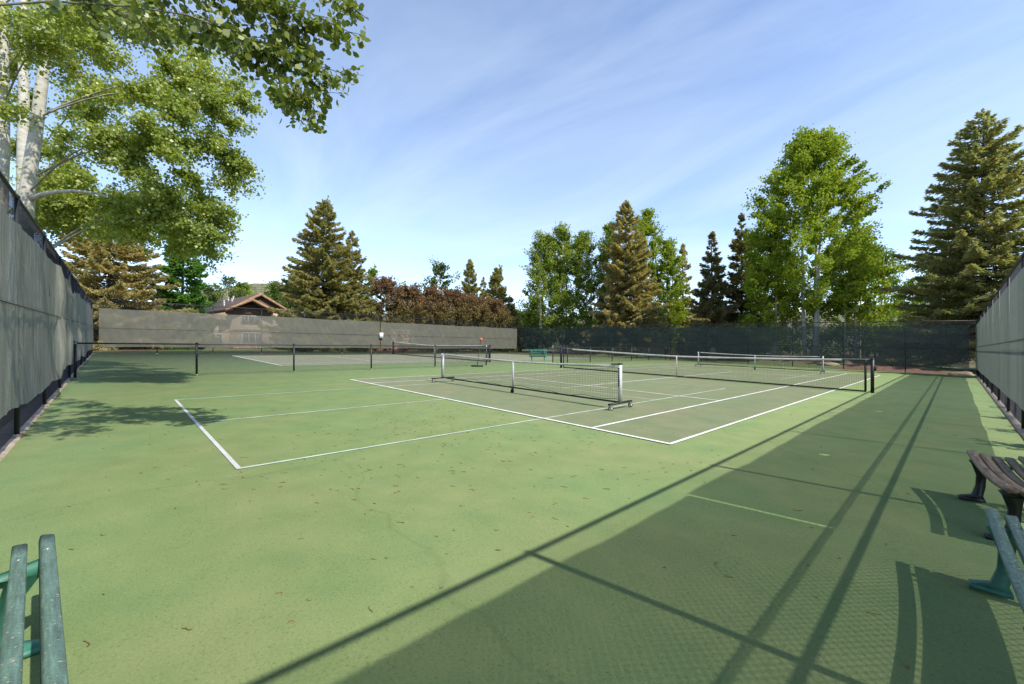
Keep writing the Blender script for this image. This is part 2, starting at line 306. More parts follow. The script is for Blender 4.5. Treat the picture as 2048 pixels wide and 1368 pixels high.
# hills all round, far off
th = np.linspace(-PI, PI, 181); rr = np.array([420, 520, 640, 800, 1000, 1300])
prof = 34 + 7*smooth_noise(th*3, 5) + 40*np.exp(-((th-(YAW+math.atan2(535-1024, FPX)))/0.15)**2)
hv = []
for k, r in enumerate(rr):
    hgt = prof*[0, 0.45, 1.0, 1.25, 1.1, 0][k]*(r/640)**0.5 + [(-3), 2, 3, 3, 3, -3][k] + smooth_noise(th*9+k, 11+k)*2.0*(0 < k < 5)
    hv.append(np.stack([CAM[0]+r*np.sin(th), CAM[1]+r*np.cos(th), hgt], -1))
struct(MB().add(np.concatenate(hv), grid_faces(len(rr), len(th))).build('hills', M['hill'], smooth=True))

def sheet(u0, u1, v0, v1, dz):
    P = [(u0, v0), (u1, v0), (u1, v1), (u0, v1)]
    return MB().add([(u, v, float(gz(u, v))+dz) for u, v in P], [[0, 1, 2, 3]])
slab = MB()
P = [(U0-0.2, V0-0.12), (U1+0.1, V0-0.12), (U1+0.1, V1+0.12), (U0-0.2, V1+0.12)]
slab.add([(u, v, float(gz(u, v))) for u, v in P] + [(u, v, float(gz(u, v))-0.35) for u, v in P], [[0,1,2,3],[0,4,5,1],[1,5,6,2],[2,6,7,3],[3,7,4,0]])
court = struct(slab.build('court_pavement', M['court_green']))
C2 = -18.72
near_play = struct(sheet(-5.485, 5.485, 0, 23.77, 0.004).build('near_court', M['court_play']))
far_play = struct(sheet(C2-5.485, C2+5.485, 0, 23.77, 0.004).build('far_court', M['court_play2']))
def line(u0, v0, u1, v1, w, dz, mat, parent, ext=True):
    if abs(u1-u0) < 1e-6: b = sheet(u0-w/2, u0+w/2, v0, v1, dz)
    else: b = sheet(u0, u1, v0-w/2, v0+w/2, dz)
    b.build('painted_line', M[mat], parent)
def tennis_lines(c, parent):
    for s in (-1, 1):
        line(c+s*5.46, 0, c+s*5.46, 23.77, 0.055, 0.011, 'line_white', parent)
        line(c+s*4.115, 0.0, c+s*4.115, 23.77, 0.055, 0.011, 'line_white', parent)
    for v in (0.035, 23.735): line(c-5.485, v, c+5.485, v, 0.07, 0.0135, 'line_white', parent)
    for v in (5.485, 18.285): line(c-4.115, v, c+4.115, v, 0.055, 0.0135, 'line_white', parent)
    line(c, 5.485, c, 18.285, 0.055, 0.011, 'line_white', parent)
tennis_lines(0, near_play); tennis_lines(C2, far_play)
def pickle_lines(va, vk0, vk1, vb, wa, wb_, parent):
    for s in (-1, 1): line(s*3.05, va, s*3.05, vb, 0.045, 0.0065, 'line_pale', parent)
    line(-3.08, va, 3.08, va, wa, 0.0085, 'line_tape' if wa > 0.0455 else 'line_pale', parent)
    line(-3.08, vb, 3.08, vb, wb_, 0.0085, 'line_tape' if wb_ > 0.06 else 'line_pale', parent)
    for v in (vk0, vk1):
        if v is not None: line(-3.05, v, 3.05, v, 0.045, 0.0085, 'line_pale', parent)
pickle_lines(-4.68, None, 4.18, 8.82, 0.046, 0.045, near_play)
line(0, -4.68, 0, 0.15, 0.045, 0.0065, 'line_pale', near_play); line(0, 4.18, 0, 5.46, 0.045, 0.0065, 'line_pale', near_play)
pickle_lines(15.0, 19.6, None, 28.4, 0.045, 0.045, near_play); line(0, 23.8, 0, 28.4, 0.045, 0.0065, 'line_pale', near_play)
# concrete edging under the fences
def edging(u0, u1, v0, v1):
    P = [(u0, v0), (u1, v0), (u1, v1), (u0, v1)]; b = MB()
    b.add([(u, v, float(gz(u, v))+0.02) for u, v in P] + [(u, v, float(gz(u, v))-0.1) for u, v in P], [[0,1,2,3],[0,4,5,1],[1,5,6,2],[2,6,7,3],[3,7,4,0]])
    struct(b.build('concrete_edging', M['kerb']))
edging(U1-0.07, U1+0.16, V0-0.3, V1+0.3); edging(U0-0.3, U1-0.075, V0-0.22, V0+0.035)

# ------------------------------------------------------------------ fences
def wires(mb, A, d, n, s0, s1, h0, h1, off, pitch=0.0707, r=0.0018, piece=0.8):
    """two families of diagonal wires filling s0..s1, h0..h1 on the vertical plane through A along d"""
    H = h1-h0
    for fam in (1, -1):
        k = np.arange(math.floor((s0-H)/pitch), math.ceil((s1+H)/pitch)+1)*pitch
        t0 = np.where(fam > 0, np.maximum(0, s0-k), np.maximum(0, k-s1)); t1 = np.where(fam > 0, np.minimum(H, s1-k), np.minimum(H, k-s0))
        ok = t1 > t0+0.01; k, t0, t1 = k[ok], t0[ok], t1[ok]
        np_ = max(1, int(math.ceil(H/piece)))
        for i in range(np_):
            a = np.maximum(t0, i*H/np_); b = np.minimum(t1, (i+1)*H/np_); q = b > a+1e-4
            a, b, kk = a[q], b[q], k[q]
            if len(a) == 0: continue
            def pt(t):
                s_ = kk + fam*t; P_ = A[None] + d[None]*s_[:, None] + n[None]*(off + fam*r*0.9)
                P_[:, 2] = gz(P_[:, 0], P_[:, 1]) + h0 + t; return P_
            p0, p1 = pt(a), pt(b); T = nrm(p1-p0); S = np.cross(T, n[None]); 
            ring = [S*r, -S*r*0.5 + n*r*0.87, -S*r*0.5 - n*r*0.87]
            Vv = np.stack([p0+ring[0], p0+ring[1], p0+ring[2], p1+ring[0], p1+ring[1], p1+ring[2]], 1)
            base = np.arange(len(a))[:, None]*6
            F = np.concatenate([base+np.array(x)[None] for x in ([0, 1, 4, 3], [1, 2, 5, 4], [2, 0, 3, 5])])
            mb.add(Vv.reshape(-1, 3), F)
def onfence(A, d, n, s, h, off):
    P_ = np.array(A, float) + np.array(d)*s + np.array(n)*off; P_[2] = float(gz(P_[0], P_[1])) + h; return P_
def fence(name, label, A, B, n, H, post_s, rails, post_r=0.026, wire=(0.03, None), root_label=None, post_extra=0.0, rail_r=0.021):
    A = np.array([*A, 0.0]); B = np.array([*B, 0.0]); n = np.array([*n, 0.0]); L = np.linalg.norm(B-A); d = (B-A)/L
    mid = A.copy(); mid[2] = float(gz(A[0], A[1]))
    t = thing(name, label, 'fence', tuple(mid))
    for s in post_s:
        b = MB(); p0 = onfence(A, d, n, s, -0.05, 0); p1 = onfence(A, d, n, s, H+post_extra, 0)
        b.tube([p0, p1], post_r, 10); b.tube([p1, p1+[0, 0, 0.02], p1+[0, 0, 0.045]], [post_r*1.25, post_r*1.2, 0.008], 10)
        b.build('post', M['black'], t, smooth=False)
        f = MB(); q = onfence(A, d, n, s, 0.0, 0); f.tube([q, q+[0, 0, 0.05]], [post_r*1.6, post_r*1.3], 10); f.build('post_footing', M['kerb'], t)
    for h in rails:
        b = MB(); m = 13; b.tube([onfence(A, d, n, s, h, 0) for s in np.linspace(0, L, m)], rail_r, 8); b.build('rail', M['black'], t)
    w = MB(); tall = H > 2; wires(w, A, d, n, 0, L, wire[0], wire[1] or H+0.04, -0.035, pitch=0.058 if tall else 0.0707, r=0.0021 if tall else 0.0017)
    w.build('chain_link_mesh', M['wire'], t, kind='stuff')
    return t, A, d, n, L
def screen(t, A, d, n, s0, s1, h0, h1, mat, off=0.05, amp=0.012, seed=1, bulges=(), holes=(), sag=0.03, ds=0.11, topsag=0.02, hf=None):
    ns = max(3, int((s1-s0)/ds)); nh = max(4, int((h1-h0)/0.11)); s = np.linspace(s0, s1, ns+1); hh = np.linspace(0, 1, nh+1)
    S_, T_ = np.meshgrid(s, hh); r = np.random.default_rng(seed)
    bot = h0 + sag*smooth_noise(s, seed+1, f0=0.9) ; top = h1 + topsag*smooth_noise(s, seed+2, f0=0.8)
    if hf is not None: bot = bot + hf(s)
    Hh = bot[None]*(1-T_) + top[None]*T_
    dsp = amp*(smooth_noise(S_*1.0 + 0.7*T_, seed, f0=1.2, n=6) + 0.7*smooth_noise(S_*2.3 - 2.2*T_ + 3, seed+5, f0=1.5, n=4)*np.sin(T_*PI))
    dsp = dsp + amp*0.9*smooth_noise(S_*3.1 + T_*4, seed+9, f0=2.0, n=3)
    for (bs, bw, ba, tilt) in bulges:
        q = (S_-bs-tilt*(T_-0.5))/bw; dsp = dsp + ba*np.where(q > 0, np.exp(-q*q), np.exp(-q*q*5))*(0.55+0.45*np.sin(np.clip(T_, 0, 1)*PI))
    P_ = A[None, None] + d[None, None]*S_[..., None] + n[None, None]*(off+np.maximum(dsp, -0.035))[..., None]
    P_[..., 2] = gz(P_[..., 0], P_[..., 1]) + Hh
    F = grid_faces(nh+1, ns+1)
    if holes:
        cs = ((S_[:-1, :-1]+S_[1:, 1:])/2).ravel(); ch = ((Hh[:-1, :-1]+Hh[1:, 1:])/2).ravel(); keep = np.ones(len(F), bool)
        for (hs, hz, ra, rb) in holes: keep &= ((cs-hs)/ra)**2 + ((ch-hz)/rb)**2 > 1
        F = F[keep]
    o = MB().add(P_.reshape(-1, 3), F).build('windscreen_panel', mat, t, smooth=True)
    for (hs, hz, ra, rb) in holes:          # the cut half-moon flap hangs out into the court
        th_ = np.linspace(PI, 2*PI, 7); b = MB()
        top_ = [onfence(A, d, n, hs+ra*math.cos(a), hz+rb*0.3+rb*1.2*math.sin(a), off+0.015-0.09*math.sin(a)) for a in th_]
        b.add(top_, [list(range(7))]); f = b.build('vent_flap', mat, t)
    return o
def lacing(t, A, d, n, s0, s1, h, off, mat='black'):
    b = MB(); b.tube([onfence(A, d, n, s, h+0.002*math.sin(s*40), off+0.002*math.sin(s*25)) for s in np.arange(s0, s1, 0.12)], 0.008, 4); b.build('lacing_cord', M[mat], t)
HF = 3.12
# right-hand fence
psr = np.arange(V0, V1+0.1, 3.1) - V0
pr = [p for p in (np.arange(-2, 10)*3.1 - 0.52 + 0.42 - V0) if 0 <= p <= V1-V0]
tR, A, d, n, L = fence('tall_chain_link_fence', 'tall black chain-link fence with backlit grey-green windscreen behind the two right benches', (U1, V0), (U1, V1), (-1, 0), HF, [0]+pr+[V1-V0], (1.45, HF))
sv = lambda v: v - V0
vents = [(sv(v), 2.2, 0.05, 0.07) for v in (18.7, 15.58, 12.96, 10.25, 7.23, 1.5, -1.75)]
brk = [0.05, sv(-1.33), sv(9.0), sv(11.95), sv(20.5), L-0.1]
for i in range(5):
    g = 0.018; hs = [q for q in vents if brk[i]+0.3 < q[0] < brk[i+1]-0.3]
    screen(tR, A, d, n, brk[i]+g, brk[i+1]-g, 1.60, 2.83, M['screen_right'], seed=20+i, holes=hs, amp=0.003, ds=0.10, topsag=0.014 if i > 1 else 0.03, sag=0.0)
for i, (a, b) in enumerate(((0.05, sv(9.0)), (sv(9.0), L-0.1))):
    screen(tR, A, d, n, a+0.01, b-0.01, 0.45, 1.63, M['screen_right'], seed=30+i, amp=0.003, sag=0.02, topsag=0.0, off=0.062)
lacing(tR, A, d, n, 0.1, L-0.1, 1.615, 0.085)
# left-hand fence
tL, A, d, n, L = fence('tall_chain_link_fence', 'tall black chain-link fence with dusty torn windscreen under the overhanging aspens', (U1, V0), (U0, V0), (0, 1), HF, np.linspace(0, U1-U0, 13), (1.45, HF))
su = lambda u: U1-u
lv = [(su(u), h, 0.035, 0.13) for u, h in ((0.09, 2.22), (-3.32, 2.2), (-6.4, 2.1), (-10.0, 2.2), (3.0, 2.2))]
bl = [(su(-4.7), 0.45, 0.13, 0.15), (su(-6.1), 0.2, 0.06, -0.2), (su(-7.6), 0.4, 0.10, -0.2), (su(0.9), 0.07, 0.022, 0.5), (su(0.2), 0.06, 0.018, 0.35), (su(-1.6), 0.08, 0.014, -0.4), (su(-9.6), 0.3, 0.09, 0.2), (su(-12.0), 0.4, 0.10, 0.1), (su(-15.5), 0.5, 0.08, 0.1)]
hfL = lambda s: 0.06*np.sin(s*0.9+0.6) + 0.10*np.exp(-((s-su(-8.6))/1.2)**2)
br = [0.05, su(-8.9), su(-17.5), L-0.12]
for i in range(3):
    screen(tL, A, d, n, br[i]+0.015, br[i+1]-0.015, 1.68, 2.74 if i != 1 else 2.62, M['screen_left'], seed=40+i, amp=0.008, bulges=bl, holes=[q for q in lv if br[i]+0.2 < q[0] < br[i+1]-0.2], topsag=0.05 if i == 0 else 0.13, sag=0.004, ds=0.07)
    screen(tL, A, d, n, br[i]+0.015, br[i+1]-0.015, 0.43, 1.71, M['screen_left'], seed=50+i, amp=0.008, bulges=bl, sag=0.05, topsag=0.004, off=0.063, ds=0.07, hf=hfL)
lacing(tL, A, d, n, 0.1, L-0.15, 1.695, 0.088)
# back fence beyond the second court
tB, A, d, n, L = fence('tall_chain_link_fence', 'tall chain-link fence with sunlit grey windscreen in front of the tan house', (U0, V0), (U0, V1), (1, 0), 3.35, np.arange(0, 36.2, 3.02), (1.5, 3.35))
brb = [0.25, 18.55, 35.9]
for i in range(2):
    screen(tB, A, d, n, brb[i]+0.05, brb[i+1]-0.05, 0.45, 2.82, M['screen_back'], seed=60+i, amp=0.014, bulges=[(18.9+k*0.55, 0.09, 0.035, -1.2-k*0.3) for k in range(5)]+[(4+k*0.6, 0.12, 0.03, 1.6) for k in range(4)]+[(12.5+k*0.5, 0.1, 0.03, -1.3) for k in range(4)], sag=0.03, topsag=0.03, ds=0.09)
lacing(tB, A, d, n, 0.3, 35.8, 1.62, 0.075)
# far fence
tF, A, d, n, L = fence('tall_chain_link_fence', 'tall chain-link fence with dark shaded windscreen below the aspens and spruces', (U0, V1), (U1, V1), (0, -1), 3.12, [0, 3.1, 6.3, 9.4, 12.6, 15.7, 18.9, 22.0, 25.1, 28.0, 30.9, 33.9, L*0+36.85], (1.5, 3.12))
brf = [0.25, 18.9, 36.6]
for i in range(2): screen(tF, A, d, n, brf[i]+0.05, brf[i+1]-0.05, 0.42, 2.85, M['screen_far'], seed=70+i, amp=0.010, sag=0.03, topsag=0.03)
# low dividing fences
UL = -9.22
def low(label, va, vb, ps):
    t, A, d, n, L = fence('low_chain_link_fence', label, (UL, va), (UL, vb), (1, 0), 1.07, [p-va for p in ps], (1.05,), post_r=0.032, wire=(0.03, 1.05))
    for p in (ps[0], ps[-1]):
        b = MB(); q = onfence(A, d, n, p-va, 1.02, 0); b.tube([q, q+[0, 0, 0.05]], 0.042, 10); q2 = onfence(A, d, n, p-va, 1.12, 0); b.tube([q2-[0, 0, 0.02], q2+[0, 0, 0.025]], [0.042, 0.022], 10); b.build('post_cap', M['galv'], t)
low('low black chain-link fence with the broom leaning on its end', V0+0.12, 9.0, [V0+0.12, -3.6, -0.6, 2.5, 5.75, 9.0])
low('low chain-link fence running from the far green bench to the shaded windscreen', 14.45, V1-0.15, [14.45, 15.9, 18.4, 21.1, 23.8, 26.5, V1-0.15])

# ------------------------------------------------------------------ nets
def square_post(mb, p, h, w): mb.box((p[0], p[1], p[2]+h/2), (w, w, h))
def net_lines(mb, ua, ub, v, top, bot, pitch, r):
    us = np.arange(ua, ub+1e-6, pitch); n_ = len(us)
    zt = top(us); zb = bot(us)
    def prism(p0, p1, side):
        T = nrm(p1-p0); S1 = np.broadcast_to(np.array([0, 1.0, 0]), p0.shape); S2 = np.cross(T, S1)
        V_ = np.stack([p0+S2*r, p0-S2*r*0.5+S1*r*0.87, p0-S2*r*0.5-S1*r*0.87, p1+S2*r, p1-S2*r*0.5+S1*r*0.87, p1-S2*r*0.5-S1*r*0.87], 1)
        base = np.arange(len(p0))[:, None]*6
        mb.add(V_.reshape(-1, 3), np.concatenate([base+np.array(x)[None] for x in ([0, 1, 4, 3], [1, 2, 5, 4], [2, 0, 3, 5])]))
    vv = np.full(n_, v) + 0.012*np.sin(us*2.1)
    prism(np.stack([us, vv, zb], 1), np.stack([us, vv, zt], 1), 0)
    m = int(round(float((zt-zb).mean())/pitch)); ix = np.unique(np.concatenate([np.arange(0, n_, 8), [n_-1]]))
    for k in range(1, m):
        z = zb + (zt-zb)*k/m; Q = np.stack([us, vv+0.003, z], 1)[ix]; prism(Q[:-1], Q[1:], 1)
def band(mb, us, v, zt, zb, t):
    n_ = len(us); V_ = []
    for dy in (-t/2, t/2):
        V_.append(np.stack([us, np.full(n_, v+dy), zt], 1)); V_.append(np.stack([us, np.full(n_, v+dy), zb], 1))
    V_ = np.concatenate(V_); i = np.arange(n_-1)
    q = lambda a, b: np.stack([a*n_+i, a*n_+i+1, b*n_+i+1, b*n_+i], 1)
    mb.add(V_, np.concatenate([q(0, 1), q(3, 2), q(2, 0), q(1, 3)]))
def tennis_net(c, label, post_mat='black'):
    v = 11.885; g = lambda u: gz(u, v); ua, ub = c-6.4, c+6.4
    t = thing('tennis_net', label, 'net', (c, v, float(g(c))))
    top = lambda u: g(u) + 0.914 + 0.156*(np.abs(u-c)/6.4)**1.4
    bot = lambda u: g(u) + 0.045
    for u in (ua, ub):
        b = MB(); square_post(b, (u, v, float(g(u))-0.02), 1.10, 0.085); b.build('post', M[post_mat], t)
        b = MB(); b.box((u, v, float(g(u))+1.09), (0.10, 0.10, 0.03)); b.build('post_cap', M['black'], t)
    u = ub; b = MB(); b.box((u+0.07, v-0.01, float(g(u))+0.78), (0.05, 0.07, 0.14)); b.tube([(u+0.1, v-0.01, float(g(u))+0.8), (u+0.1, v-0.12, float(g(u))+0.86), (u+0.14, v-0.12, float(g(u))+0.86)], 0.008, 6); b.build('crank', M['black'], t)
    b = MB(); net_lines(b, ua+0.17, ub-0.17, v, top, bot, 0.045, 0.0019); b.build('net_mesh', M['cord'], t, kind='stuff')
    us = np.linspace(ua+0.15, ub-0.15, 41)
    b = MB(); band(b, us[2:-2], v, top(us[2:-2])+0.005, top(us[2:-2])-0.06, 0.014); b.build('headband', M['tape'], t)
    b = MB(); b.tube(np.stack([np.linspace(ua, ub, 41), np.full(41, v), top(np.linspace(ua, ub, 41))+0.004], 1), 0.006, 6); b.build('cable', M['tape'], t)
    b = MB(); band(b, us, v, bot(us)+0.02, bot(us)-0.03, 0.012); b.build('bottom_band', M['cord'], t)
    for s in (-1, 1):
        uu = c+s*6.23; b = MB(); b.box((uu, v, float(g(uu))+0.55), (0.06, 0.014, 1.02)); b.build('side_band', M['cord'], t)
    b = MB(); b.box((c, v-0.012, float(g(c))+0.455), (0.05, 0.008, 0.92)); b.build('centre_strap', M['tape'], t)
    return t
tennis_net(0, 'long tennis net with white headband and black posts across the near court')
tennis_net(C2, 'tennis net on the second court beyond the low fence')
def pickle_net(v, label, dv=0.0):
    g = lambda u: gz(u, v); ua, ub = -3.34, 3.30
    t = thing('rolling_net', label, 'net', (0, v, float(g(0))), group='portable pickleball nets')
    for s, u in ((-1, ua), (1, ub)):
        z = float(g(u)); b = MB(); b.box((u, v, z+0.15+0.40), (0.06, 0.075, 0.80)); p_ = b.build('post', M['wpost'], t)
        b = MB(); b.box((u, v, z+0.965), (0.075, 0.09, 0.03)); b.box((u-s*0.10, v, z+0.955), (0.22, 0.035, 0.025)); b.build('post_cap', M['black'], t)
        # the dark lettering that runs down the post
        b = MB(); r = np.random.default_rng(3)
        for k in range(9):
            zc = z+0.86-k*0.045
            for (a, bb, w, h) in ((0, 0, 0.014, 0.036), (0.016, 0.012, 0.024, 0.012), (0.016, -0.013*(k % 2), 0.024, 0.012), (0.028, 0, 0.012, 0.018+0.012*(k % 3 == 0))):
                b.box((u-0.012+a-0.006, v-0.0395, zc+bb), (w, 0.003, h))
        b.build('lettering', M['black'], p_)
        b = MB(); b.box((u, v+0.02, z+0.135), (0.055, 0.86, 0.035)); b.build('base_bar', M['black'], t)
        for e in (-0.36, 0.40):
            b = MB(); b.box((u, v+e, z+0.105), (0.05, 0.06, 0.03)); b.box((u-0.022, v+e+0.01, z+0.075), (0.006, 0.03, 0.07)); b.box((u+0.022, v+e+0.01, z+0.075), (0.006, 0.03, 0.07)); cst = b.build('caster', M['galv'], t)
            b = MB(); b.disc((u, v+e+0.012, z+0.05), (0.45, -0.9, 0), 0.05, 0.03); w_ = b.build('wheel', M['rubber'], cst, world=False)
            w_.location = -np.array(t.location)
            b = MB(); b.disc((u, v+e+0.012, z+0.05), (0.45, -0.9, 0), 0.037, 0.036); h_ = b.build('hub', M['hub'], cst, world=False); h_.location = -np.array(t.location)
    z = float(g(0)); b = MB(); b.box((0, v, z+0.12+0.37), (0.035, 0.035, 0.72)); b.build('centre_post', M['wpost'], t)
    b = MB(); b.box((0, v-0.02, z+0.115), (0.04, 0.05, 0.09)); cst = b.build('caster', M['black'], t)
    b = MB(); b.disc((0, v-0.03, z+0.05), (0.6, -0.8, 0), 0.05, 0.03); w_ = b.build('wheel', M['rubber'], cst, world=False); w_.location = -np.array(t.location)
    us = np.linspace(ua+0.03, ub-0.03, 31); b = MB(); b.tube(np.stack([us, np.full(31, v), g(us)+0.145], 1), 0.02, 8); b.build('bottom_rail', M['black'], t)
    top = lambda u: g(u)+0.862+0.07*(np.abs(u)/3.3)**1.5
    bot = lambda u: g(u)+0.185+0.02*np.sin(u*2.7)+0.02*np.sin(u*6.1)
    b = MB(); net_lines(b, ua+0.04, ub-0.04, v-0.01, top, bot, 0.044, 0.0018); b.build('net_mesh', M['cord'], t, kind='stuff')
    us = np.linspace(ua+0.12, ub-0.12, 31); b = MB(); band(b, us, v-0.01, top(us)+0.006, top(us)-0.042, 0.012); b.build('headband', M['tape'], t)
    us = np.linspace(ua+0.04, ub-0.04, 61); b = MB(); b.tube(np.stack([us, np.full(61, v-0.01), bot(us)], 1), 0.006, 5); b.build('bottom_cord', M['cord'], t)
    return t
pickle_net(2.2, 'low portable net on casters standing across the near baseline')
pickle_net(22.1, 'low portable net on casters standing behind the long tennis net')

# ------------------------------------------------------------------ benches
def bench(label, loc, rz, L, seat_n, slat_w, gap, mats, sag=0.03, leg_y=0.0, leg_in=0.16, back_n=3, seat_h=0.45, thick=0.036):
    z = float(gz(loc[0], loc[1])); t = thing('park_bench', label, 'bench', (loc[0], loc[1], z), rz, 'benches round the courts')
    ms, mi = mats; depth = seat_n*(slat_w+gap)
    def slat(y, zc, tilt, k, w=slat_w):
        n_ = 13; xs_ = np.linspace(0, L, n_); q = (xs_-L/2)/(L/2); dz = -sag*np.clip(1-(q/0.95)**2, 0, 1)
        c_, s_ = math.cos(tilt), math.sin(tilt); hw, ht, bv = w/2, thick/2, 0.006
        ring = [(-hw+bv, -ht), (hw-bv, -ht), (hw, -ht+bv), (hw, ht-bv), (hw-bv, ht), (-hw+bv, ht), (-hw, ht-bv), (-hw, -ht+bv)]
        ring = [(a*c_-b_*s_, a*s_+b_*c_) for a, b_ in ring]
        V_ = np.array([[x, y+a, zc+b_+dd] for x, dd in zip(xs_, dz) for a, b_ in ring]); m = 8
        i = np.arange(n_-1)[:, None]*m; j = np.arange(m)[None]; F = np.stack([i+j, i+(j+1) % m, i+m+(j+1) % m, i+m+j], -1).reshape(-1, 4)
        b = MB(); b.add(V_, F[:, ::-1]); b.F.append(np.arange(m)[None]); b.F.append((np.arange(m)[::-1]+(n_-1)*m)[None])
        b.build('slat', M[ms], t, world=False)
    for k in range(seat_n):
        y = -(k+0.5)*(slat_w+gap); f = k/(seat_n-1)
        slat(y, seat_h-thick/2 - 0.035*math.sin(f*PI)-0.02*f + (-0.012 if k == 0 else 0), -0.22*(1-f)**3 + 0.18*f**3, k)
    for k in range(back_n):
        zz_ = 0.56 + k*(slat_w+gap+0.01); slat(-depth-0.03-0.22*(zz_-0.5), zz_, 1.35, k)
    for xx in (leg_in, L-leg_in):
        for k in range(seat_n):
            f = k/(seat_n-1); zz2 = seat_h - 0.035*math.sin(f*PI)-0.02*f + (-0.012 if k == 0 else 0) - sag*max(0, 1-((xx-L/2)/(L/2*0.95))**2)
            b = MB(); b.disc((xx, -(k+0.5)*(slat_w+gap), zz2+0.001), (0, 0, 1), 0.007, 0.006, 8); b.build('bolt', M['galv'], t, world=False)          # cast side frames: front leg, rear leg, seat bearer and back upright in one outline
        zs = -sag*max(0, 1-((xx-L/2)/(L/2*0.95))**2)
        D_ = -depth; sh = seat_h-thick+zs-0.008
        outer = [(0.06, 0), (0.06, 0.03), (-0.02, 0.055), (-0.045, 0.14), (-0.05, 0.24), (-0.02, 0.34), (0.0, sh-0.02), (-0.03, sh-0.005), (D_*0.5, sh-0.045), (D_-0.0, sh-0.03), (D_-0.10, 0.62), (D_-0.135, 0.84), (D_-0.175, 0.84), (D_-0.15, 0.6), (D_-0.06, sh-0.08), (D_-0.03, 0.30), (D_-0.06, 0.14), (D_-0.12, 0.055), (D_-0.2, 0.03), (D_-0.2, 0), (D_-0.04, 0), (D_-0.04, 0.03), (D_+0.0, 0.12), (D_+0.03, 0.24), (D_+0.09, 0.32), (D_*0.5, 0.355), (-0.12, 0.32), (-0.11, 0.24), (-0.105, 0.14), (-0.09, 0.055), (-0.10, 0.03), (-0.10, 0)]
        outer = [(a_+leg_y*min(1, max(0, 1.6-c_/0.28)), c_) if a_ > D_*0.6 else (a_, c_) for a_, c_ in outer]
        b = MB(); b.prism((xx, 0, 0), (0, 1, 0), (0, 0, 1), (1, 0, 0), outer, 0.045); b.box((xx, -0.02+leg_y, 0.012), (0.07, 0.17, 0.024)); b.box((xx, D_-0.12, 0.012), (0.07, 0.17, 0.024))
        b.build('leg', M[mi], t, world=False)
    return t
bench('brown slatted bench with black iron legs by the right fence', (8.46, -1.0), math.radians(97.5), 1.36, 5, 0.060, 0.021, ('brown', 'black_iron'), sag=0.05)
bench('green plank bench cut off by the right edge beside the brown bench', (8.40, -3.35), math.radians(92.5), 1.56, 5, 0.052, 0.024, ('teal', 'teal_iron'), sag=0.03)
bench('speckled green plank bench at the bottom left corner', (5.24, -5.825), math.radians(5), 1.7, 5, 0.048, 0.036, ('teal', 'teal_iron'), sag=0.012, leg_y=-0.10, leg_in=0.2)
bench('small green bench seen from behind at the gap in the low fence', (-11.3, 14.5), math.radians(40), 1.15, 4, 0.09, 0.02, ('teal_iron', 'teal_iron'), sag=0.0, back_n=3)

# ------------------------------------------------------------------ broom, sign
zb = float(gz(-9.0, 8.2)); t = thing('push_broom', 'push broom with orange grip leaning on the low fence', 'broom', (-8.95, 8.15, zb))
b = MB(); p0 = np.array([-8.95, 8.15, zb+0.06]); p1 = np.array([-9.12, 8.55, zb+1.42]); b.tube([p0, p1], 0.014, 8); b.build('handle', M['black'], t)
ax = [np.array([0.6885, 0.7253, 0]), np.array([-0.7253, 0.6885, 0]), np.array([0, 0, 1.0])]
b = MB(); b.box(p1+[0, 0, 0.0], (0.15, 0.03, 0.17), ax=ax); b.build('grip', M['orange'], t)
b = MB(); b.box(p0+[0, 0, 0.0], (0.62, 0.09, 0.05), ax=ax); b.build('head', M['rubber'], t)
b = MB(); b.box(p0+[0, 0, -0.042], (0.60, 0.11, 0.035), ax=ax); b.build('bristles', M['cord'], t)
zs = 1.93; t = thing('court_sign', 'small white notice fixed to the grey windscreen behind the second court', 'sign', (-27.62, 12.05, zs))
b = MB(); b.box((-27.60, 12.05, zs), (0.012, 0.34, 0.50)); b.build('plate', M['signw'], t)
b = MB()
for k, (w, dz) in enumerate(((0.10, 0.09), (0.16, 0.02), (0.12, -0.03), (0.16, -0.08), (0.13, -0.13))): b.box((-27.592, 12.05, zs+dz), (0.002, w, 0.028 if k else 0.06))
b.build('print', M['signp'], t)

# ------------------------------------------------------------------ vegetation tools
def leaf_faces(mb, C, size, r, up=0.35, shape='kite', asp=0.8, dirs=None):
    n_ = len(C)
    if n_ == 0: return
    nn = nrm(r.normal(size=(n_, 3)) + np.array([0, 0, up*1.5])); a = r.normal(size=(n_, 3)) if dirs is None else dirs + r.normal(size=(n_, 3))*0.3
    a = nrm(a - nn*(a*nn).sum(-1, keepdims=True)); b_ = np.cross(nn, a); s = (size*(0.7+0.6*r.random(n_)))[:, None]
    if shape == 'kite':
        V_ = np.stack([C-a*s*0.5, C+b_*s*0.5*asp-a*s*0.08, C+a*s*0.5, C-b_*s*0.5*asp-a*s*0.08], 1); k = 4
    else:
        pts = [(-0.5, 0), (-0.28, 0.40), (0.1, 0.46), (0.52, 0.0), (0.1, -0.46), (-0.28, -0.40)]
        cup = nn*s*0.10
        V_ = np.stack([C + a*s*p + b_*s*q*asp + cup*abs(q)*2 for p, q in pts], 1); k = 6
    mb.add(V_.reshape(-1, 3), np.arange(n_*k).reshape(n_, k))
def needles(mb, C, D, ln, wd, r):
    """thin sprays: two crossed slim kites along D"""
    n_ = len(C); D = nrm(D); S1 = nrm(np.cross(D, r.normal(size=(n_, 3)))); S2 = np.cross(D, S1)
    l = (ln*(0.7+0.6*r.random(n_)))[:, None]; w = wd*(0.7+0.6*r.random(n_))[:, None]
    for S_ in (S1, S2):
        V_ = np.stack([C-D*l*0.45, C+S_*w, C+D*l*0.55, C-S_*w], 1); mb.add(V_.reshape(-1, 3), np.arange(n_*4).reshape(n_, 4))
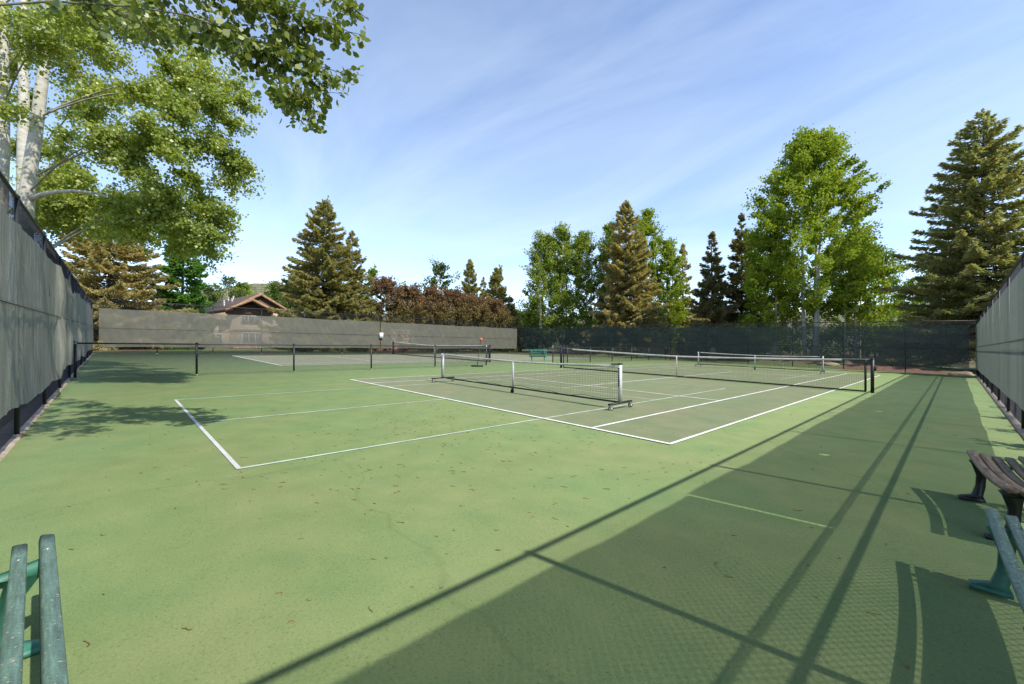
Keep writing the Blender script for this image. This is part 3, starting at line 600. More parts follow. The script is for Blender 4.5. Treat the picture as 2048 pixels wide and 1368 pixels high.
def spruce(label, base, H, R, mat, seed, branches=150, dens=60, trunk_r=None, low=0.05, droop=0.25, spray=0.30, power=0.85, lift=0.35, group='spruces round the courts', twin=False, wd=0.045):
    r = np.random.default_rng(seed); base = np.array(base, float); t = thing('spruce_tree', label, 'tree', tuple(base), group=group)
    k = 14; zz_ = np.linspace(-0.2, H*0.985, k); wob = 0.05*smooth_noise(zz_, seed)
    tp = np.stack([wob, 0.05*smooth_noise(zz_, seed+1), zz_], 1); tr = (trunk_r or H*0.013)*(1-zz_/H)**0.8+0.015
    MB().tube(tp, tr, 8).build('trunk', M['bark_brown'], t, smooth=True, world=False)
    need, wood = MB(), MB()
    hs = low*H + (H*0.995-low*H)*np.sort(r.random(branches)**1.15)
    for i, h in enumerate(hs):
        f = (h/H); Lb = R*(1-f)**power*(0.58+0.55*r.random()) + 0.12
        if f < 0.10: Lb *= 0.85+1.5*f
        az = i*2.39996 + r.normal()*0.35; o = np.array([math.cos(az), math.sin(az), 0]); sd = np.array([-o[1], o[0], 0])
        el = lift*(f-0.25) + r.normal()*0.06; m = 7; s_ = np.linspace(0, 1, m)
        zc = Lb*(s_*math.tan(el) - droop*(1-0.6*f)*s_**1.4 + (droop*0.75)*s_**3)
        path = np.array([0, 0, h]) + o*(Lb*s_)[:, None] + np.array([0, 0, 1.0])*zc[:, None]
        wood.tube(path[:-1], np.maximum(0.012*Lb*(1-s_[:-1]), 0.006)+0.003, 4, cap=False)
        ns = int(dens*Lb**1.25)+8; s1 = 0.12+0.88*r.random(ns)**0.75; idx = s1*(m-1); i0 = np.minimum(idx.astype(int), m-2); fr = (idx-i0)[:, None]
        P_ = path[i0]*(1-fr)+path[i0+1]*fr; side = r.normal(size=ns)*0.55; side = np.clip(side, -1.1, 1.1); wmax = 0.25*Lb*(1.05-s1)*np.minimum(1, s1*3)+0.05
        off = side*wmax; P_ = P_ + sd*off[:, None] + o*(np.abs(off)*0.45)[:, None] + np.array([0, 0, 1.0])*(-0.22*np.abs(off)-0.10*spray+0.13*spray*r.normal(size=ns)*2)[:, None]
        D_ = o*(0.75) + sd*(np.sign(side)*np.minimum(1, np.abs(side)*1.6))[:, None]*0.8 + np.array([0, 0, 1.0])*(r.normal(size=ns)*0.35+0.05-0.25*(1-f))[:, None]
        needles(need, P_, D_, np.full(ns, spray*(0.75+0.25*min(1, Lb/1.5))), wd, r)
    ns = 60; need_t = r.random(ns); needles(need, np.stack([0.05*r.normal(size=ns), 0.05*r.normal(size=ns), H*(0.95+0.06*need_t)], 1), r.normal(size=(ns, 3))*0.6+np.array([0, 0, 1.0]), np.full(ns, spray*0.8), wd, r)
    if twin:
        for _ in range(5):
            h = H*(0.9+0.02*_); q = np.array([0.35+0.05*_, 0.25, 0])
            needles(need, np.array([0, 0, h]) + q + r.normal(size=(50, 3))*[0.15, 0.15, 0.3], r.normal(size=(50, 3))*0.6+[0, 0, 0.8], np.full(50, spray), wd, r)
    c = need.build('crown', M[mat], t, world=False); wood.build('branch_wood', M['bark_brown'], c, world=False)
    return t
def broadleaf(label, base, H, R, mat, seed, stems=1, clumps=140, per=90, leaf=0.16, cb=0.15, spread=0.5, name='aspen_tree', group='aspens round the courts', bark='bark', trunk_r=None, plume=0.75, lob=0.25, shape=None, limb=40, clump_r=0.55, squash=1.0):
    r = np.random.default_rng(seed); base = np.array(base, float); t = thing(name, label, 'tree' if H > 2.4 else 'shrub', tuple(base), group=group)
    crown, wood = MB(), MB(); sb = []
    for k in range(stems):
        a = r.random()*6.28; q = spread*R*math.sqrt(r.random())*(stems > 1); e = np.array([math.cos(a)*q, math.sin(a)*q, 0]); hs = H*(1-0.18*r.random()*(stems > 1)); zz_ = np.linspace(-0.15, hs*0.93, 12)
        tp = np.stack([e[0]*(0.55+0.45*(zz_/hs))+0.10*smooth_noise(zz_, seed+k, f0=0.25), e[1]*(0.55+0.45*zz_/hs)+0.10*smooth_noise(zz_, seed+k+9, f0=0.25), zz_], 1)
        tr = (trunk_r or H*0.0095)*(1-0.88*np.clip(zz_/hs, 0, 1)); MB().tube(tp, tr, 9).build('trunk', M[bark], t, smooth=True, world=False); sb.append(tp)
    pf = shape or (lambda x: np.sin(PI*np.clip(0.08+0.90*x**0.72, 0, 1))**0.75)
    ph = r.random(6)*6.28
    for i in range(clumps):
        x = r.random()**0.85; h = H*(cb+(0.985-cb)*x); a = r.random()*6.28
        lobe = 1 + lob*math.sin(2*a+ph[0]+x*5) + lob*0.8*math.sin(3*a+ph[1]-x*8) + lob*0.6*math.sin(5*a+ph[2]+x*11)
        rad = R*float(pf(x))*max(0.35, lobe)*math.sqrt(0.12+0.88*r.random())
        o = np.array([math.cos(a), math.sin(a), 0]); c = o*rad + np.array([0, 0, h]); ax_ = nrm(o*1.0 + np.array([0, 0, plume + r.normal()*0.25]))
        cr = clump_r*(0.45+1.0*r.random()**1.5); n_ = int(per*(0.6+0.8*r.random()))
        q = nrm(r.normal(size=(n_, 3)))*(cr*0.72*r.random(n_)**0.45)[:, None]; along = r.uniform(-1, 1, n_)*cr*1.0; P_ = c + q*[1, 1, squash*0.8] + ax_*along[:, None]
        leaf_faces(crown, P_, np.full(n_, leaf), r, 0.3, asp=0.85)
        if i < limb:
            tp = sb[i % stems]; h0 = max(0.3, h - rad*0.8*plume - 0.4); j = np.argmin(abs(tp[:, 2]-h0)); s_ = np.linspace(0, 1, 5)[:, None]; p0 = tp[j]
            path = p0*(1-s_)+c*s_ + np.array([0, 0, 1.0])*(-0.12*rad*np.sin(s_*PI)); wood.tube(path, np.linspace(0.008+0.0014*H, 0.005, 5), 5, cap=False)
    cr_ = crown.build('crown', M[mat], t, world=False)
    if limb: wood.build('limbs', M['twig'], cr_, world=False)
    return t

# ------------------------------------------------------------------ trees behind the far fence
def top(x, depth, y, base): return float(CAM[2] + (684-y)/FPX*depth - base[2])
def sp(label, x, depth, ytop, hw, mat, seed, **k): b_ = at(x, depth); return spruce(label, b_, top(x, depth, ytop, b_), hw*(1.22 if hw < 150 else 1.05)/FPX*depth, mat, seed, **k)
def bl_(label, x, depth, ytop, hw, mat, seed, **k): b_ = at(x, depth); return broadleaf(label, b_, top(x, depth, ytop, b_), hw/FPX*depth, mat, seed, **k)
bl_('tallest leafy aspen clump with several white trunks behind the far windscreen', 1622, 36.5, 264, 112, 'aspen_far', 101, stems=4, clumps=520, per=160, leaf=0.18, cb=0.20, spread=0.30, lob=0.16, clump_r=0.75, plume=0.55, limb=60, trunk_r=0.17)
bl_('leafy aspen spreading low at the right foot of the tallest aspens', 1712, 38, 470, 62, 'aspen_far', 102, stems=2, clumps=150, per=140, leaf=0.18, cb=0.22, plume=0.4, clump_r=0.7, spread=0.35)
bl_('leafy aspen filling in left of the tallest aspens', 1545, 38.5, 455, 62, 'aspen_far', 103, stems=2, clumps=170, per=140, leaf=0.18, cb=0.14, plume=0.5, clump_r=0.7, spread=0.35)
bl_('pale lime-green aspen between the tallest aspens and the right spruce', 1752, 50, 492, 62, 'aspen_lime', 104, stems=3, clumps=190, per=125, leaf=0.185, cb=0.1, clump_r=0.8, plume=0.6)
bl_('pale lime-green aspen peeping out behind the right spruce', 1890, 52, 520, 80, 'aspen_lime', 105, stems=3, clumps=180, per=90, leaf=0.24, cb=0.1, clump_r=0.9)
bl_('pale green aspen top between the dark spruce and the tallest aspens', 1515, 56, 455, 36, 'aspen_lime', 106, stems=2, clumps=70, per=60, leaf=0.24, cb=0.15, clump_r=0.8)
sp('huge spruce towering over the far right corner of the courts', 1966, 29.6, 222, 180, 'spruce_blue', 111, branches=390, dens=56, droop=0.24, spray=0.30, power=0.72, low=0.07, lift=0.30, wd=0.04, trunk_r=0.24)
spruce('spruce just outside the right fence near its far corner', (13.6, 29.0, float(tz(13.6, 29.0))), 13.0, 2.7, 'spruce_blue', 119, branches=160, dens=45, droop=0.25)
sp('dark spruce standing against the left side of the tallest aspens', 1483, 44, 428, 52, 'spruce_dark', 112, branches=210, dens=52, droop=0.36, spray=0.36, power=0.8, wd=0.055)
sp('slim dark spruce in the middle of the three behind the far windscreen', 1424, 43, 466, 56, 'spruce_dark', 113, branches=190, dens=52, droop=0.34, spray=0.36, power=0.9, wd=0.055)
sp('thin brown spruce right of the broad brown spruce', 1366, 52, 490, 30, 'spruce_tan', 114, branches=140, dens=48, droop=0.25, spray=0.38, power=0.75, wd=0.055)
sp('broad brown spruce with aspens growing behind it', 1252, 48, 403, 74, 'spruce_tan', 115, branches=310, dens=54, droop=0.30, spray=0.36, power=0.74, wd=0.055)
bl_('bright aspen rising right behind the broad brown spruce', 1292, 52, 418, 52, 'aspen_far', 121, stems=3, clumps=230, per=125, leaf=0.185, cb=0.12, plume=1.1, clump_r=0.7)
bl_('bright aspen between the broad brown spruce and the thin brown one', 1336, 51, 480, 34, 'aspen_far', 122, stems=2, clumps=150, per=125, leaf=0.185, cb=0.05, plume=1.1, clump_r=0.65)
bl_('aspen half hidden left behind the broad brown spruce', 1218, 52, 448, 36, 'aspen_mid', 123, stems=2, clumps=150, per=125, leaf=0.185, cb=0.1, plume=1.0, clump_r=0.7)
bl_('leftmost aspen of the round green clump', 1090, 53, 470, 48, 'aspen_mid', 124, stems=2, clumps=220, per=125, leaf=0.185, cb=0.08, plume=0.9, clump_r=0.75, trunk_r=0.13)
bl_('tall middle aspen of the round green clump', 1126, 54, 452, 54, 'aspen_mid', 125, stems=2, clumps=230, per=125, leaf=0.185, cb=0.08, plume=1.0, clump_r=0.75, trunk_r=0.13)
bl_('rightmost aspen of the round green clump', 1168, 53, 464, 44, 'aspen_mid', 126, stems=2, clumps=190, per=125, leaf=0.185, cb=0.08, plume=1.0, clump_r=0.7, trunk_r=0.13)
for i, (x, dp, yt, hw, lab) in enumerate(((1405, 58, 600, 60, 'tan spruce low behind the slim dark spruce'), (1340, 60, 610, 60, 'tan spruce low behind the thin brown spruce'), (1530, 60, 590, 50, 'tan spruce low behind the dark spruce'))):
    sp(lab, x, dp, yt, hw, 'spruce_tan', 130+i, branches=80, dens=28, spray=0.45, wd=0.07)
for i, (x, dp, yt, hw, lab) in enumerate(((1600, 52, 640, 70, 'round dark bush behind the tallest aspens'), (1480, 56, 642, 70, 'round dark bush behind the dark spruce'), (1700, 52, 650, 60, 'round dark bush under the lime-green aspen'), (1300, 60, 640, 70, 'round dark bush behind the broad brown spruce'), (1180, 62, 640, 70, 'round dark bush behind the round green clump'), (1075, 60, 618, 40, 'round dark bush at the left foot of the green clump'), (1820, 46, 655, 70, 'round dark bush low behind the right spruce'), (1905, 44, 660, 60, 'round dark bush near the right corner of the far fence'))):
    bl_(lab, x, dp, yt, hw, 'bush', 140+i, clumps=60, per=60, leaf=0.26, cb=0.05, name='background_bush', group='bushes beyond the far fence', bark='bark_brown', clump_r=0.8, limb=8)
for i, (x, dp, yt, lab) in enumerate(((1690, 35, 560, 'thin bent white trunk right of the tallest aspens'), (1712, 36, 570, 'thin white trunk leaning behind the post of the far fence'))):
    b_ = at(x, dp); broadleaf(lab, b_, top(x, dp, yt, b_), 0.9, 'aspen_far', 150+i, clumps=18, per=50, leaf=0.2, cb=0.6, name='young_aspen', trunk_r=0.06, clump_r=0.5, limb=6)
# boulders
def boulder(label, p, s, seed):
    r = np.random.default_rng(seed); a = np.linspace(0, 2*PI, 15)[:-1]; e = np.linspace(-0.4, PI/2, 7)
    A_, E_ = np.meshgrid(a, e); k = 1 + 0.12*np.sin(A_*2+seed) + 0.09*np.sin(A_*3+E_*4+seed*2) + 0.05*r.normal(size=A_.shape)
    V_ = np.stack([np.cos(A_)*np.cos(E_)*k*s[0], np.sin(A_)*np.cos(E_)*k*s[1], np.sin(E_)*k*s[2]], -1) + np.array(p)
    i = np.arange(6)[:, None]*14; j = np.arange(14)[None]; F = np.stack([i+j, i+(j+1) % 14, i+14+(j+1) % 14, i+14+j], -1).reshape(-1, 4)
    tag(MB().add(V_.reshape(-1, 3), F).build('boulder', M['rock'], smooth=True), label, 'rock', 'boulders beyond the far fence')
boulder('broad tan boulder on the mulch left of the right spruce', at(1782, 31.5)+[0, 0, 0.1], (0.85, 0.6, 0.5), 3)
boulder('small tan boulder close behind the far fence post', at(1690, 31.0), (0.5, 0.4, 0.3), 5)
boulder('reddish flat boulder by the end of the portable net', at(1655, 31.2), (0.7, 0.4, 0.25), 6)
boulder('low boulder at the right corner behind the far fence', at(1925, 25.2), (0.5, 0.35, 0.2), 8)
boulder('upright tan boulder behind the far windscreen left of the middle', at(1425, 40)+[0, 0, 0.3], (0.35, 0.3, 0.8), 9)

# ------------------------------------------------------------------ behind the back fence
sp('big olive spruce behind the grey windscreen right of the house', 646, 41, 402, 92, 'spruce_olive', 201, branches=340, dens=60, droop=0.30, spray=0.32, power=0.70, wd=0.046, low=0.04, twin=True)
sp('narrower olive spruce leaning out right behind the big olive spruce', 704, 42.5, 464, 54, 'spruce_olive', 202, branches=180, dens=46, droop=0.28, spray=0.32, power=0.75, wd=0.048)
sp('tan spruce in the corner behind the left end of the grey windscreen', 218, 33, 415, 150, 'spruce_tan', 203, branches=260, dens=50, droop=0.30, spray=0.32, power=0.66, wd=0.05)
sp('bright green fir beside the tan corner spruce', 366, 37, 430, 52, 'fir_green', 204, branches=210, dens=55, droop=0.15, spray=0.34, power=0.6, wd=0.06)
for i, (x, yt, hw, lab) in enumerate(((772, 560, 46, 'reddish crab-apple next to the olive spruces'), (818, 574, 44, 'second reddish crab-apple right of the olive spruces'), (862, 580, 42, 'third reddish crab-apple behind the white notice'), (905, 582, 42, 'fourth reddish crab-apple in the middle of the row'), (945, 592, 46, 'fifth reddish crab-apple below the pointed spruce'), (985, 602, 44, 'last reddish crab-apple of the row before the corner'))):
    bl_(lab, x, 44+i*1.6, yt, hw, 'red_shrub', 210+i, clumps=190, per=110, leaf=0.145, cb=0.10, name='crab_apple_tree', group='reddish crab-apples behind the grey windscreen', bark='bark_brown', plume=1.0, clump_r=0.55, lob=0.10, limb=20, shape=lambda x: np.clip(1.02-0.85*np.abs(x-0.45)**1.6*2.2, 0.15, 1))
bl_('round green tree rising behind the reddish crab-apples', 878, 60, 525, 46, 'haze_tree', 220, stems=2, clumps=130, per=60, leaf=0.26, cb=0.1, plume=0.8, clump_r=0.8)
bl_('slim green tree right of the olive spruces', 744, 52, 538, 24, 'aspen_mid', 221, clumps=70, per=50, leaf=0.22, cb=0.1, plume=1.0, clump_r=0.6)
bl_('low green tree top behind the second crab-apple', 810, 62, 566, 26, 'haze_tree', 222, clumps=60, per=50, leaf=0.26, cb=0.1, clump_r=0.7)
sp('pointed brown spruce behind the crab-apples', 940, 58, 521, 38, 'spruce_olive', 223, branches=190, dens=55, spray=0.42, wd=0.06, droop=0.1, lift=0.9)
sp('small thin spruce between the two pointed spruces', 967, 62, 556, 26, 'spruce_olive', 224, branches=110, dens=45, spray=0.42, wd=0.06)
sp('double-topped brown spruce behind the last crab-apple', 992, 58, 538, 44, 'spruce_olive', 225, branches=200, dens=55, spray=0.42, wd=0.06, droop=0.1, lift=0.9, twin=True)
sp('short olive spruce in front of the corner gap', 1022, 57, 596, 32, 'spruce_olive', 226, branches=130, dens=36, spray=0.4, wd=0.06)
for i, (x, dp, yt, hw, lab, mt) in enumerate(((455, 95, 551, 44, 'round green tree far behind the house roof', 'haze_tree'), (415, 90, 572, 30, 'pale green tree at the left end of the house roof', 'haze_tree'), (485, 100, 562, 26, 'pale green tree top right of the round far tree', 'aspen_mid'), (548, 85, 567, 34, 'dark green tree behind the right slope of the house roof', 'bush'), (585, 80, 555, 26, 'green tree between the house and the big olive spruce', 'haze_tree'), (1046, 78, 622, 34, 'pale green tree filling the gap at the corner of the fences', 'haze_tree'), (395, 84, 590, 34, 'pale green tree between the bright fir and the house', 'haze_tree'))):
    bl_(lab, x, dp, yt, hw, mt, 230+i, clumps=100, per=60, leaf=0.34, cb=0.05, clump_r=1.1, name='far_tree', group='trees behind the house', lob=0.12)
for i, (x, dp, yt, hw, lab) in enumerate(((240, 31, 694, 26, 'low dark bush at the foot of the tan corner spruce'), (345, 33, 696, 26, 'low bush left of the house front'), (592, 36, 690, 18, 'low bright bush right of the house stonework'), (612, 36, 689, 14, 'second low bright bush right of the house stonework'), (690, 39.5, 694, 36, 'low dark hedge bush under the olive spruces'), (722, 39.5, 692, 20, 'low dark bush just left of the notice post'), (850, 45, 692, 30, 'low olive bush under the third crab-apple'), (900, 46, 694, 30, 'low olive bush under the fourth crab-apple'), (960, 50, 694, 30, 'low olive bush left of the corner'), (1010, 52, 692, 30, 'low olive bush at the corner of the fences'))):
    bl_(lab, x, dp, yt, hw, 'bush', 240+i, clumps=30, per=60, leaf=0.14, cb=0.05, name='low_bush', group='low bushes behind the grey windscreen', bark='bark_brown', clump_r=0.4, limb=4)
for i, (x, lab) in enumerate(((752, 'orange flower clump just left of the notice'), (775, 'orange flower clump at the first stone pillar'), (808, 'orange flower clump at the second stone pillar'), (946, 'small orange flower clump by the fence corner'))):
    b_ = at(x, 41.5 if i < 3 else 47.5); broadleaf(lab, b_, 0.85, 0.5, 'flower', 260+i, clumps=20, per=50, leaf=0.09, cb=0.05, name='flower_clump', group='orange flowers behind the grey windscreen', bark='bark_brown', clump_r=0.2, limb=3)
for x, lab in ((788, 'left tan stone pillar seen through the grey windscreen'), (808, 'right tan stone pillar seen through the grey windscreen')):
    b_ = at(x, 43); t = thing('stone_pillar', lab, 'pillar', tuple(b_)); r = np.random.default_rng(int(x))
    for k in range(6):
        for j in range(2):
            b = MB(); b.box(b_+np.array([0, (j-0.5)*0.36+0.09*(k % 2)-0.045, 0.16+k*0.31]), (0.66+0.05*r.random(), 0.345, 0.295)); b.build('stone', M['stone'], t)
    b = MB(); b.box(b_+np.array([0, 0, 2.0]), (0.85, 0.95, 0.12)); b.build('cap_stone', M['stucco'], t)

# ------------------------------------------------------------------ house
def house():
    hp = at(512, 58); hp[2] -= 0.4; t = thing('house', 'tan stucco house with brown gabled roof behind the grey windscreen', 'house', tuple(hp), math.radians(7))
    B = lambda: MB()
    def part(b, name, mat, parent=t): return b.build(name, M[mat], parent, world=False)
    b = B(); b.box((-6, 0, 2.7), (12, 5.6, 5.4)); b.prism((-6.0, 0, 5.4), (0, 1, 0), (0, 0, 1), (1, 0, 0), [(-2.8, 0), (2.8, 0), (0, 1.7)], 11.9); part(b, 'wall', 'stucco')
    b = B(); b.box((-4.6, -5.2, 1.7), (7, 5.0, 3.4)); b.box((-5.0, 5.0, 2.6), (8, 4.6, 5.2)); part(b, 'wing_wall', 'stucco')
    def gable(cx0, cx1, cy, hw, zp, ze, name):
        r_ = B(); th_ = 0.16
        for s in (-1, 1): 
            V_ = [(cx0, cy, zp), (cx1, cy, zp), (cx1, cy+s*hw, ze), (cx0, cy+s*hw, ze)]; V_ += [(x, y, z-th_) for x, y, z in V_]
            r_.add(V_, [[0,1,2,3],[4,7,6,5],[0,4,5,1],[1,5,6,2],[2,6,7,3],[3,7,4,0]])
        o = part(r_, name, 'shingle')
        for s in (-1, 1):
            f = B(); V_ = [(cx1+0.02, cy, zp+0.04), (cx1+0.02, cy+s*hw, ze+0.04), (cx1+0.02, cy+s*hw, ze-0.30), (cx1+0.02, cy, zp-0.32)]; V_ += [(x+0.1, y, z) for x, y, z in V_]
            f.add(V_, [[0,1,2,3],[4,7,6,5],[0,4,5,1],[1,5,6,2],[2,6,7,3],[3,7,4,0]]); part(f, 'fascia_board', 'timber', o)
        # courses of shingles
        L_ = cx1-cx0; nrow = 9
        for s in (-1, 1):
            for k in range(nrow):
                f0, f1 = k/nrow, (k+1)/nrow; q = B()
                V_ = [(cx0, cy+s*hw*f0, zp+(ze-zp)*f0+0.012), (cx1-0.05, cy+s*hw*f0, zp+(ze-zp)*f0+0.012), (cx1-0.05, cy+s*hw*f1, zp+(ze-zp)*f1+0.045), (cx0, cy+s*hw*f1, zp+(ze-zp)*f1+0.045)]
                V_ += [(x, y, z-0.02) for x, y, z in V_]; q.add(V_, [[0,1,2,3],[4,7,6,5],[0,4,5,1],[1,5,6,2],[2,6,7,3],[3,7,4,0]]); part(q, 'shingle_course', 'shingle', o)
        return o
    ro = gable(-18, 0.2, 0.55, 4.0, 8.05, 5.75, 'roof')
    gable(-11, 1.3, -0.9, 3.1, 7.15, 5.55, 'roof')
    gable(-9, -0.6, -5.2, 3.4, 4.8, 3.5, 'roof')
    for (x, y) in ((-5.5, -1.2), (-7.5, -1.6), (-9, -0.6), (-4, -2.6), (-10.5, -2.4), (-8.2, -0.2)):
        b = B(); zt = 8.05-abs(y-0.55)/4.0*2.3; b.box((x, y, zt+0.2), (0.12, 0.12, 0.6)); b.box((x, y, zt+0.52), (0.22, 0.22, 0.1)); part(b, 'vent_pipe', 'wframe', ro)
    b = B(); b.prism((0.06, -0.9, 5.0), (0, 1, 0), (0, 0, 1), (1, 0, 0), [(-2.75, 0), (2.75, 0), (2.75, 0.45), (0, 1.9), (-2.75, 0.45)], 0.08); part(b, 'gable_boarding', 'timber_shaded')
    b = B(); b.prism((-0.35, 0.55, 5.3), (0, 1, 0), (0, 0, 1), (1, 0, 0), [(-3.4, 0), (3.4, 0), (3.4, 0.4), (0, 2.4), (-3.4, 0.4)], 0.3); part(b, 'gable_boarding', 'timber_shaded')
    for s in (-1, 1):
        b = B(); b.box((0.55, -0.9+s*2.3, 5.55), (1.2, 0.18, 0.25)); part(b, 'bracket', 'timber')
    def window(x, y, z, w, h, n_):
        f = B(); f.box((x, y, z), (0.10, w+0.16, h+0.16)); wf = part(f, 'window', 'wframe')
        for k in range(n_):
            q = B(); q.box((x+0.035, y+(k-(n_-1)/2)*w/n_, z), (0.06, w/n_-0.09, h-0.05)); part(q, 'pane', 'glass', wf)
    window(0.06, -0.6, 4.35, 2.3, 1.0, 3); window(0.03, -0.5, 1.75, 2.3, 1.5, 3); window(-0.97, 4.6, 4.2, 1.6, 1.0, 3)
    window(-1.07, -4.4, 1.6, 1.4, 1.5, 2); window(-1.07, -6.6, 1.6, 1.2, 1.5, 2); window(-0.97, 5.6, 1.6, 1.3, 1.3, 2)
    b = B(); b.box((0.06, 0, 2.95), (0.10, 5.64, 0.2)); part(b, 'band_course', 'timber')
    r = np.random.default_rng(5)
    for k in range(3):
        y = -2.95 + 0.2*r.random()
        while y < 2.9:
            w = 0.5+0.4*r.random(); q = B(); q.box((0.14+0.03*r.random(), y+w/2, 0.22+k*0.36), (0.22, w-0.03, 0.33)); part(q, 'stone', 'stone'); y += w
    return t
house()
b_ = at(1895, 62); t = thing('far_house', 'small tan house seen through the far windscreen near the right corner', 'house', tuple(b_), math.radians(20))
MB().box((0, 0, 1.6), (6, 5, 3.2)).build('wall', M['stucco'], t, world=False)
MB().prism((0, 0, 3.2), (1, 0, 0), (0, 0, 1), (0, 1, 0), [(-3.5, -0.1), (3.5, -0.1), (0, 1.6)], 5.8).build('roof', M['shingle'], t, world=False)
MB().box((-0.5, -2.53, 1.6), (1.3, 0.08, 1.2)).build('window', M['glass'], t, world=False)

# ------------------------------------------------------------------ aspens overhanging from the left
def near_aspen(label, trunk_pts, trunk_r, tips, seed, mat, leaf=0.06, twigs=26, per=24, shape='kite', twig_len=0.75, fill=(), start=0.30, top_r=0.35, limb_k=0.0034, limb_mat='limb', n_main=6):
    r = np.random.default_rng(seed); tp = np.asarray(trunk_pts, float); base = tp[0].copy(); t = thing('aspen_tree', label, 'tree', tuple(base), group='aspens overhanging the left fence')
    s = np.linspace(0, len(tp)-1, 24); i0 = np.minimum(s.astype(int), len(tp)-2); fr = (s-i0)[:, None]; TP = tp[i0]*(1-fr)+tp[i0+1]*fr
    TP = TP + 0.03*np.stack([smooth_noise(TP[:, 2], seed), smooth_noise(TP[:, 2], seed+3), 0*TP[:, 2]], 1)
    MB().tube(TP, trunk_r*(1-(1-top_r)*np.linspace(0, 1, 24)), 14).build('trunk', M['bark'], t, smooth=True)
    crown, wood, tw = MB(), MB(), MB()
    limbs = []; order = sorted(tips, key=lambda q: -np.min(np.linalg.norm(TP-np.asarray(q), axis=1)))
    for it, tip in enumerate(order):
        tip = np.asarray(tip, float); dist = np.linalg.norm((TP-tip)[:, :2], axis=1)
        hs = tip[2] - dist.min()*r.uniform(0.0, 0.45); j = np.argmin(abs(TP[:, 2]-hs)); p0 = TP[j]; r0 = None
        if it >= n_main:
            cand = [(np.linalg.norm(lp[k]-tip) + 0.25*k/9, lp[k], lr*(1-k/11)) for lp, lr in limbs for k in (3, 4, 5, 6, 7)]
            dd, pc, rc = min(cand, key=lambda q: q[0])
            if dd < np.linalg.norm(p0-tip)*0.9: p0, r0 = pc, rc*0.75
        Lb = np.linalg.norm(tip-p0); R0 = r0 or 0.008+limb_k*Lb
        ss = np.linspace(0, 1, 10); arch = 0.16*Lb*np.sin(ss*PI) ; path = p0 + (tip-p0)*ss[:, None] + np.array([0, 0, 1.0])*arch[:, None] + 0.035*Lb*np.stack([smooth_noise(ss*9, seed+j), smooth_noise(ss*9, seed+j+4), 0*ss], 1)*ss[:, None]
        path[-1] = tip; wood.tube(path, np.linspace(R0, 0.004, 10), 6, cap=False); limbs.append((path, R0))
        st_ = start if r0 is None else 0.1; nt_ = int(twigs*max(0.6, Lb/2.6)); sq = st_ + (1.0-st_)*r.random(nt_)**0.8
        for q in sq:
            a = q*9; k0 = min(int(a), 8); pb = path[k0]*(1-(a-k0)) + path[k0+1]*(a-k0); T = nrm(path[k0+1]-path[k0])
            lt = twig_len*(0.45+0.75*r.random())*(1.15-0.6*q); D_ = nrm(T*0.75 + r.normal(size=3)*[0.75, 0.75, 0.42]); te = pb + D_*lt + np.array([0, 0, -0.16*lt])
            tm = (pb+te)/2 + np.array([0, 0, 0.05*lt]); tw.tube([pb, tm, te], [0.005, 0.0035, 0.002], 3, cap=False)
            n_ = int(per*(0.6+0.8*r.random())); f = r.random(n_)**0.7; C = pb*(1-f)[:, None] + te*f[:, None] + r.normal(size=(n_, 3))*0.10*lt**0.5*[1, 1, 0.8] - np.array([0, 0, 0.03])
            leaf_faces(crown, C, np.full(n_, leaf), r, 0.15, shape, asp=0.95)
    c = crown.build('crown', M[mat], t); o = wood.build('limbs', M[limb_mat], c, world=False); o.location = -np.array(t.location)
    o = tw.build('twigs', M['twig'], c, world=False, kind='stuff'); o.location = -np.array(t.location)
    return t
def below(p, z=None):
    q = np.array(p, float); q[2] = tz(q[0], q[1]) - 0.1; return q
r = np.random.default_rng(77)
tp1 = [at(60, 10.0, 250)]; q0 = below(at(38, 10.0, 500))
tips = [at(x, dp, y) for x, y, dp in ((498, 207, 11), (482, 180, 12), (470, 245, 10.5), (430, 275, 10), (497, 322, 11), (488, 342, 11.5), (462, 372, 11), (455, 425, 10.5), (450, 452, 11), (430, 470, 10), (418, 508, 10.5), (390, 480, 11), (400, 150, 11), (385, 105, 11.5), (420, 200, 10), (350, 300, 9), (330, 380, 9.5), (300, 420, 10), (260, 330, 9), (360, 230, 9.5), (300, 250, 8.8), (240, 400, 10.5), (340, 440, 10.5), (280, 180, 9.5), (330, 130, 10.5), (200, 280, 9), (380, 350, 10), (410, 400, 11), (360, 500, 11), (300, 480, 11.5), (240, 460, 12))]
near_aspen('leaning white-barked aspen with bare low limb rising behind the left fence', [q0, at(50, 10.0, 400), at(70, 10.0, 260), at(88, 10.0, 110), at(104, 10.0, -20), at(120, 10.0, -260)], 0.16, tips, 301, 'aspen_near', leaf=0.066, twigs=48, per=44, start=0.40)
tips = [at(x, dp, y) for x, y, dp in ((60, 40, 8), (120, 90, 8), (150, 30, 7.5), (190, 70, 8.5), (220, -30, 8.5), (160, 150, 8.5), (30, 220, 8), (260, 40, 9), (30, 90, 9), (-60, 120, 8), (-40, 20, 8), (140, -80, 8.5), (240, 120, 9))]
near_aspen('white-barked aspen at the very left edge behind the fence', [below(at(-2, 8.6, 500)), at(2, 8.6, 340), at(6, 8.6, 200), at(4, 8.6, 0), at(0, 8.6, -260)], 0.13, tips, 302, 'aspen_near', leaf=0.06, twigs=36, per=34)
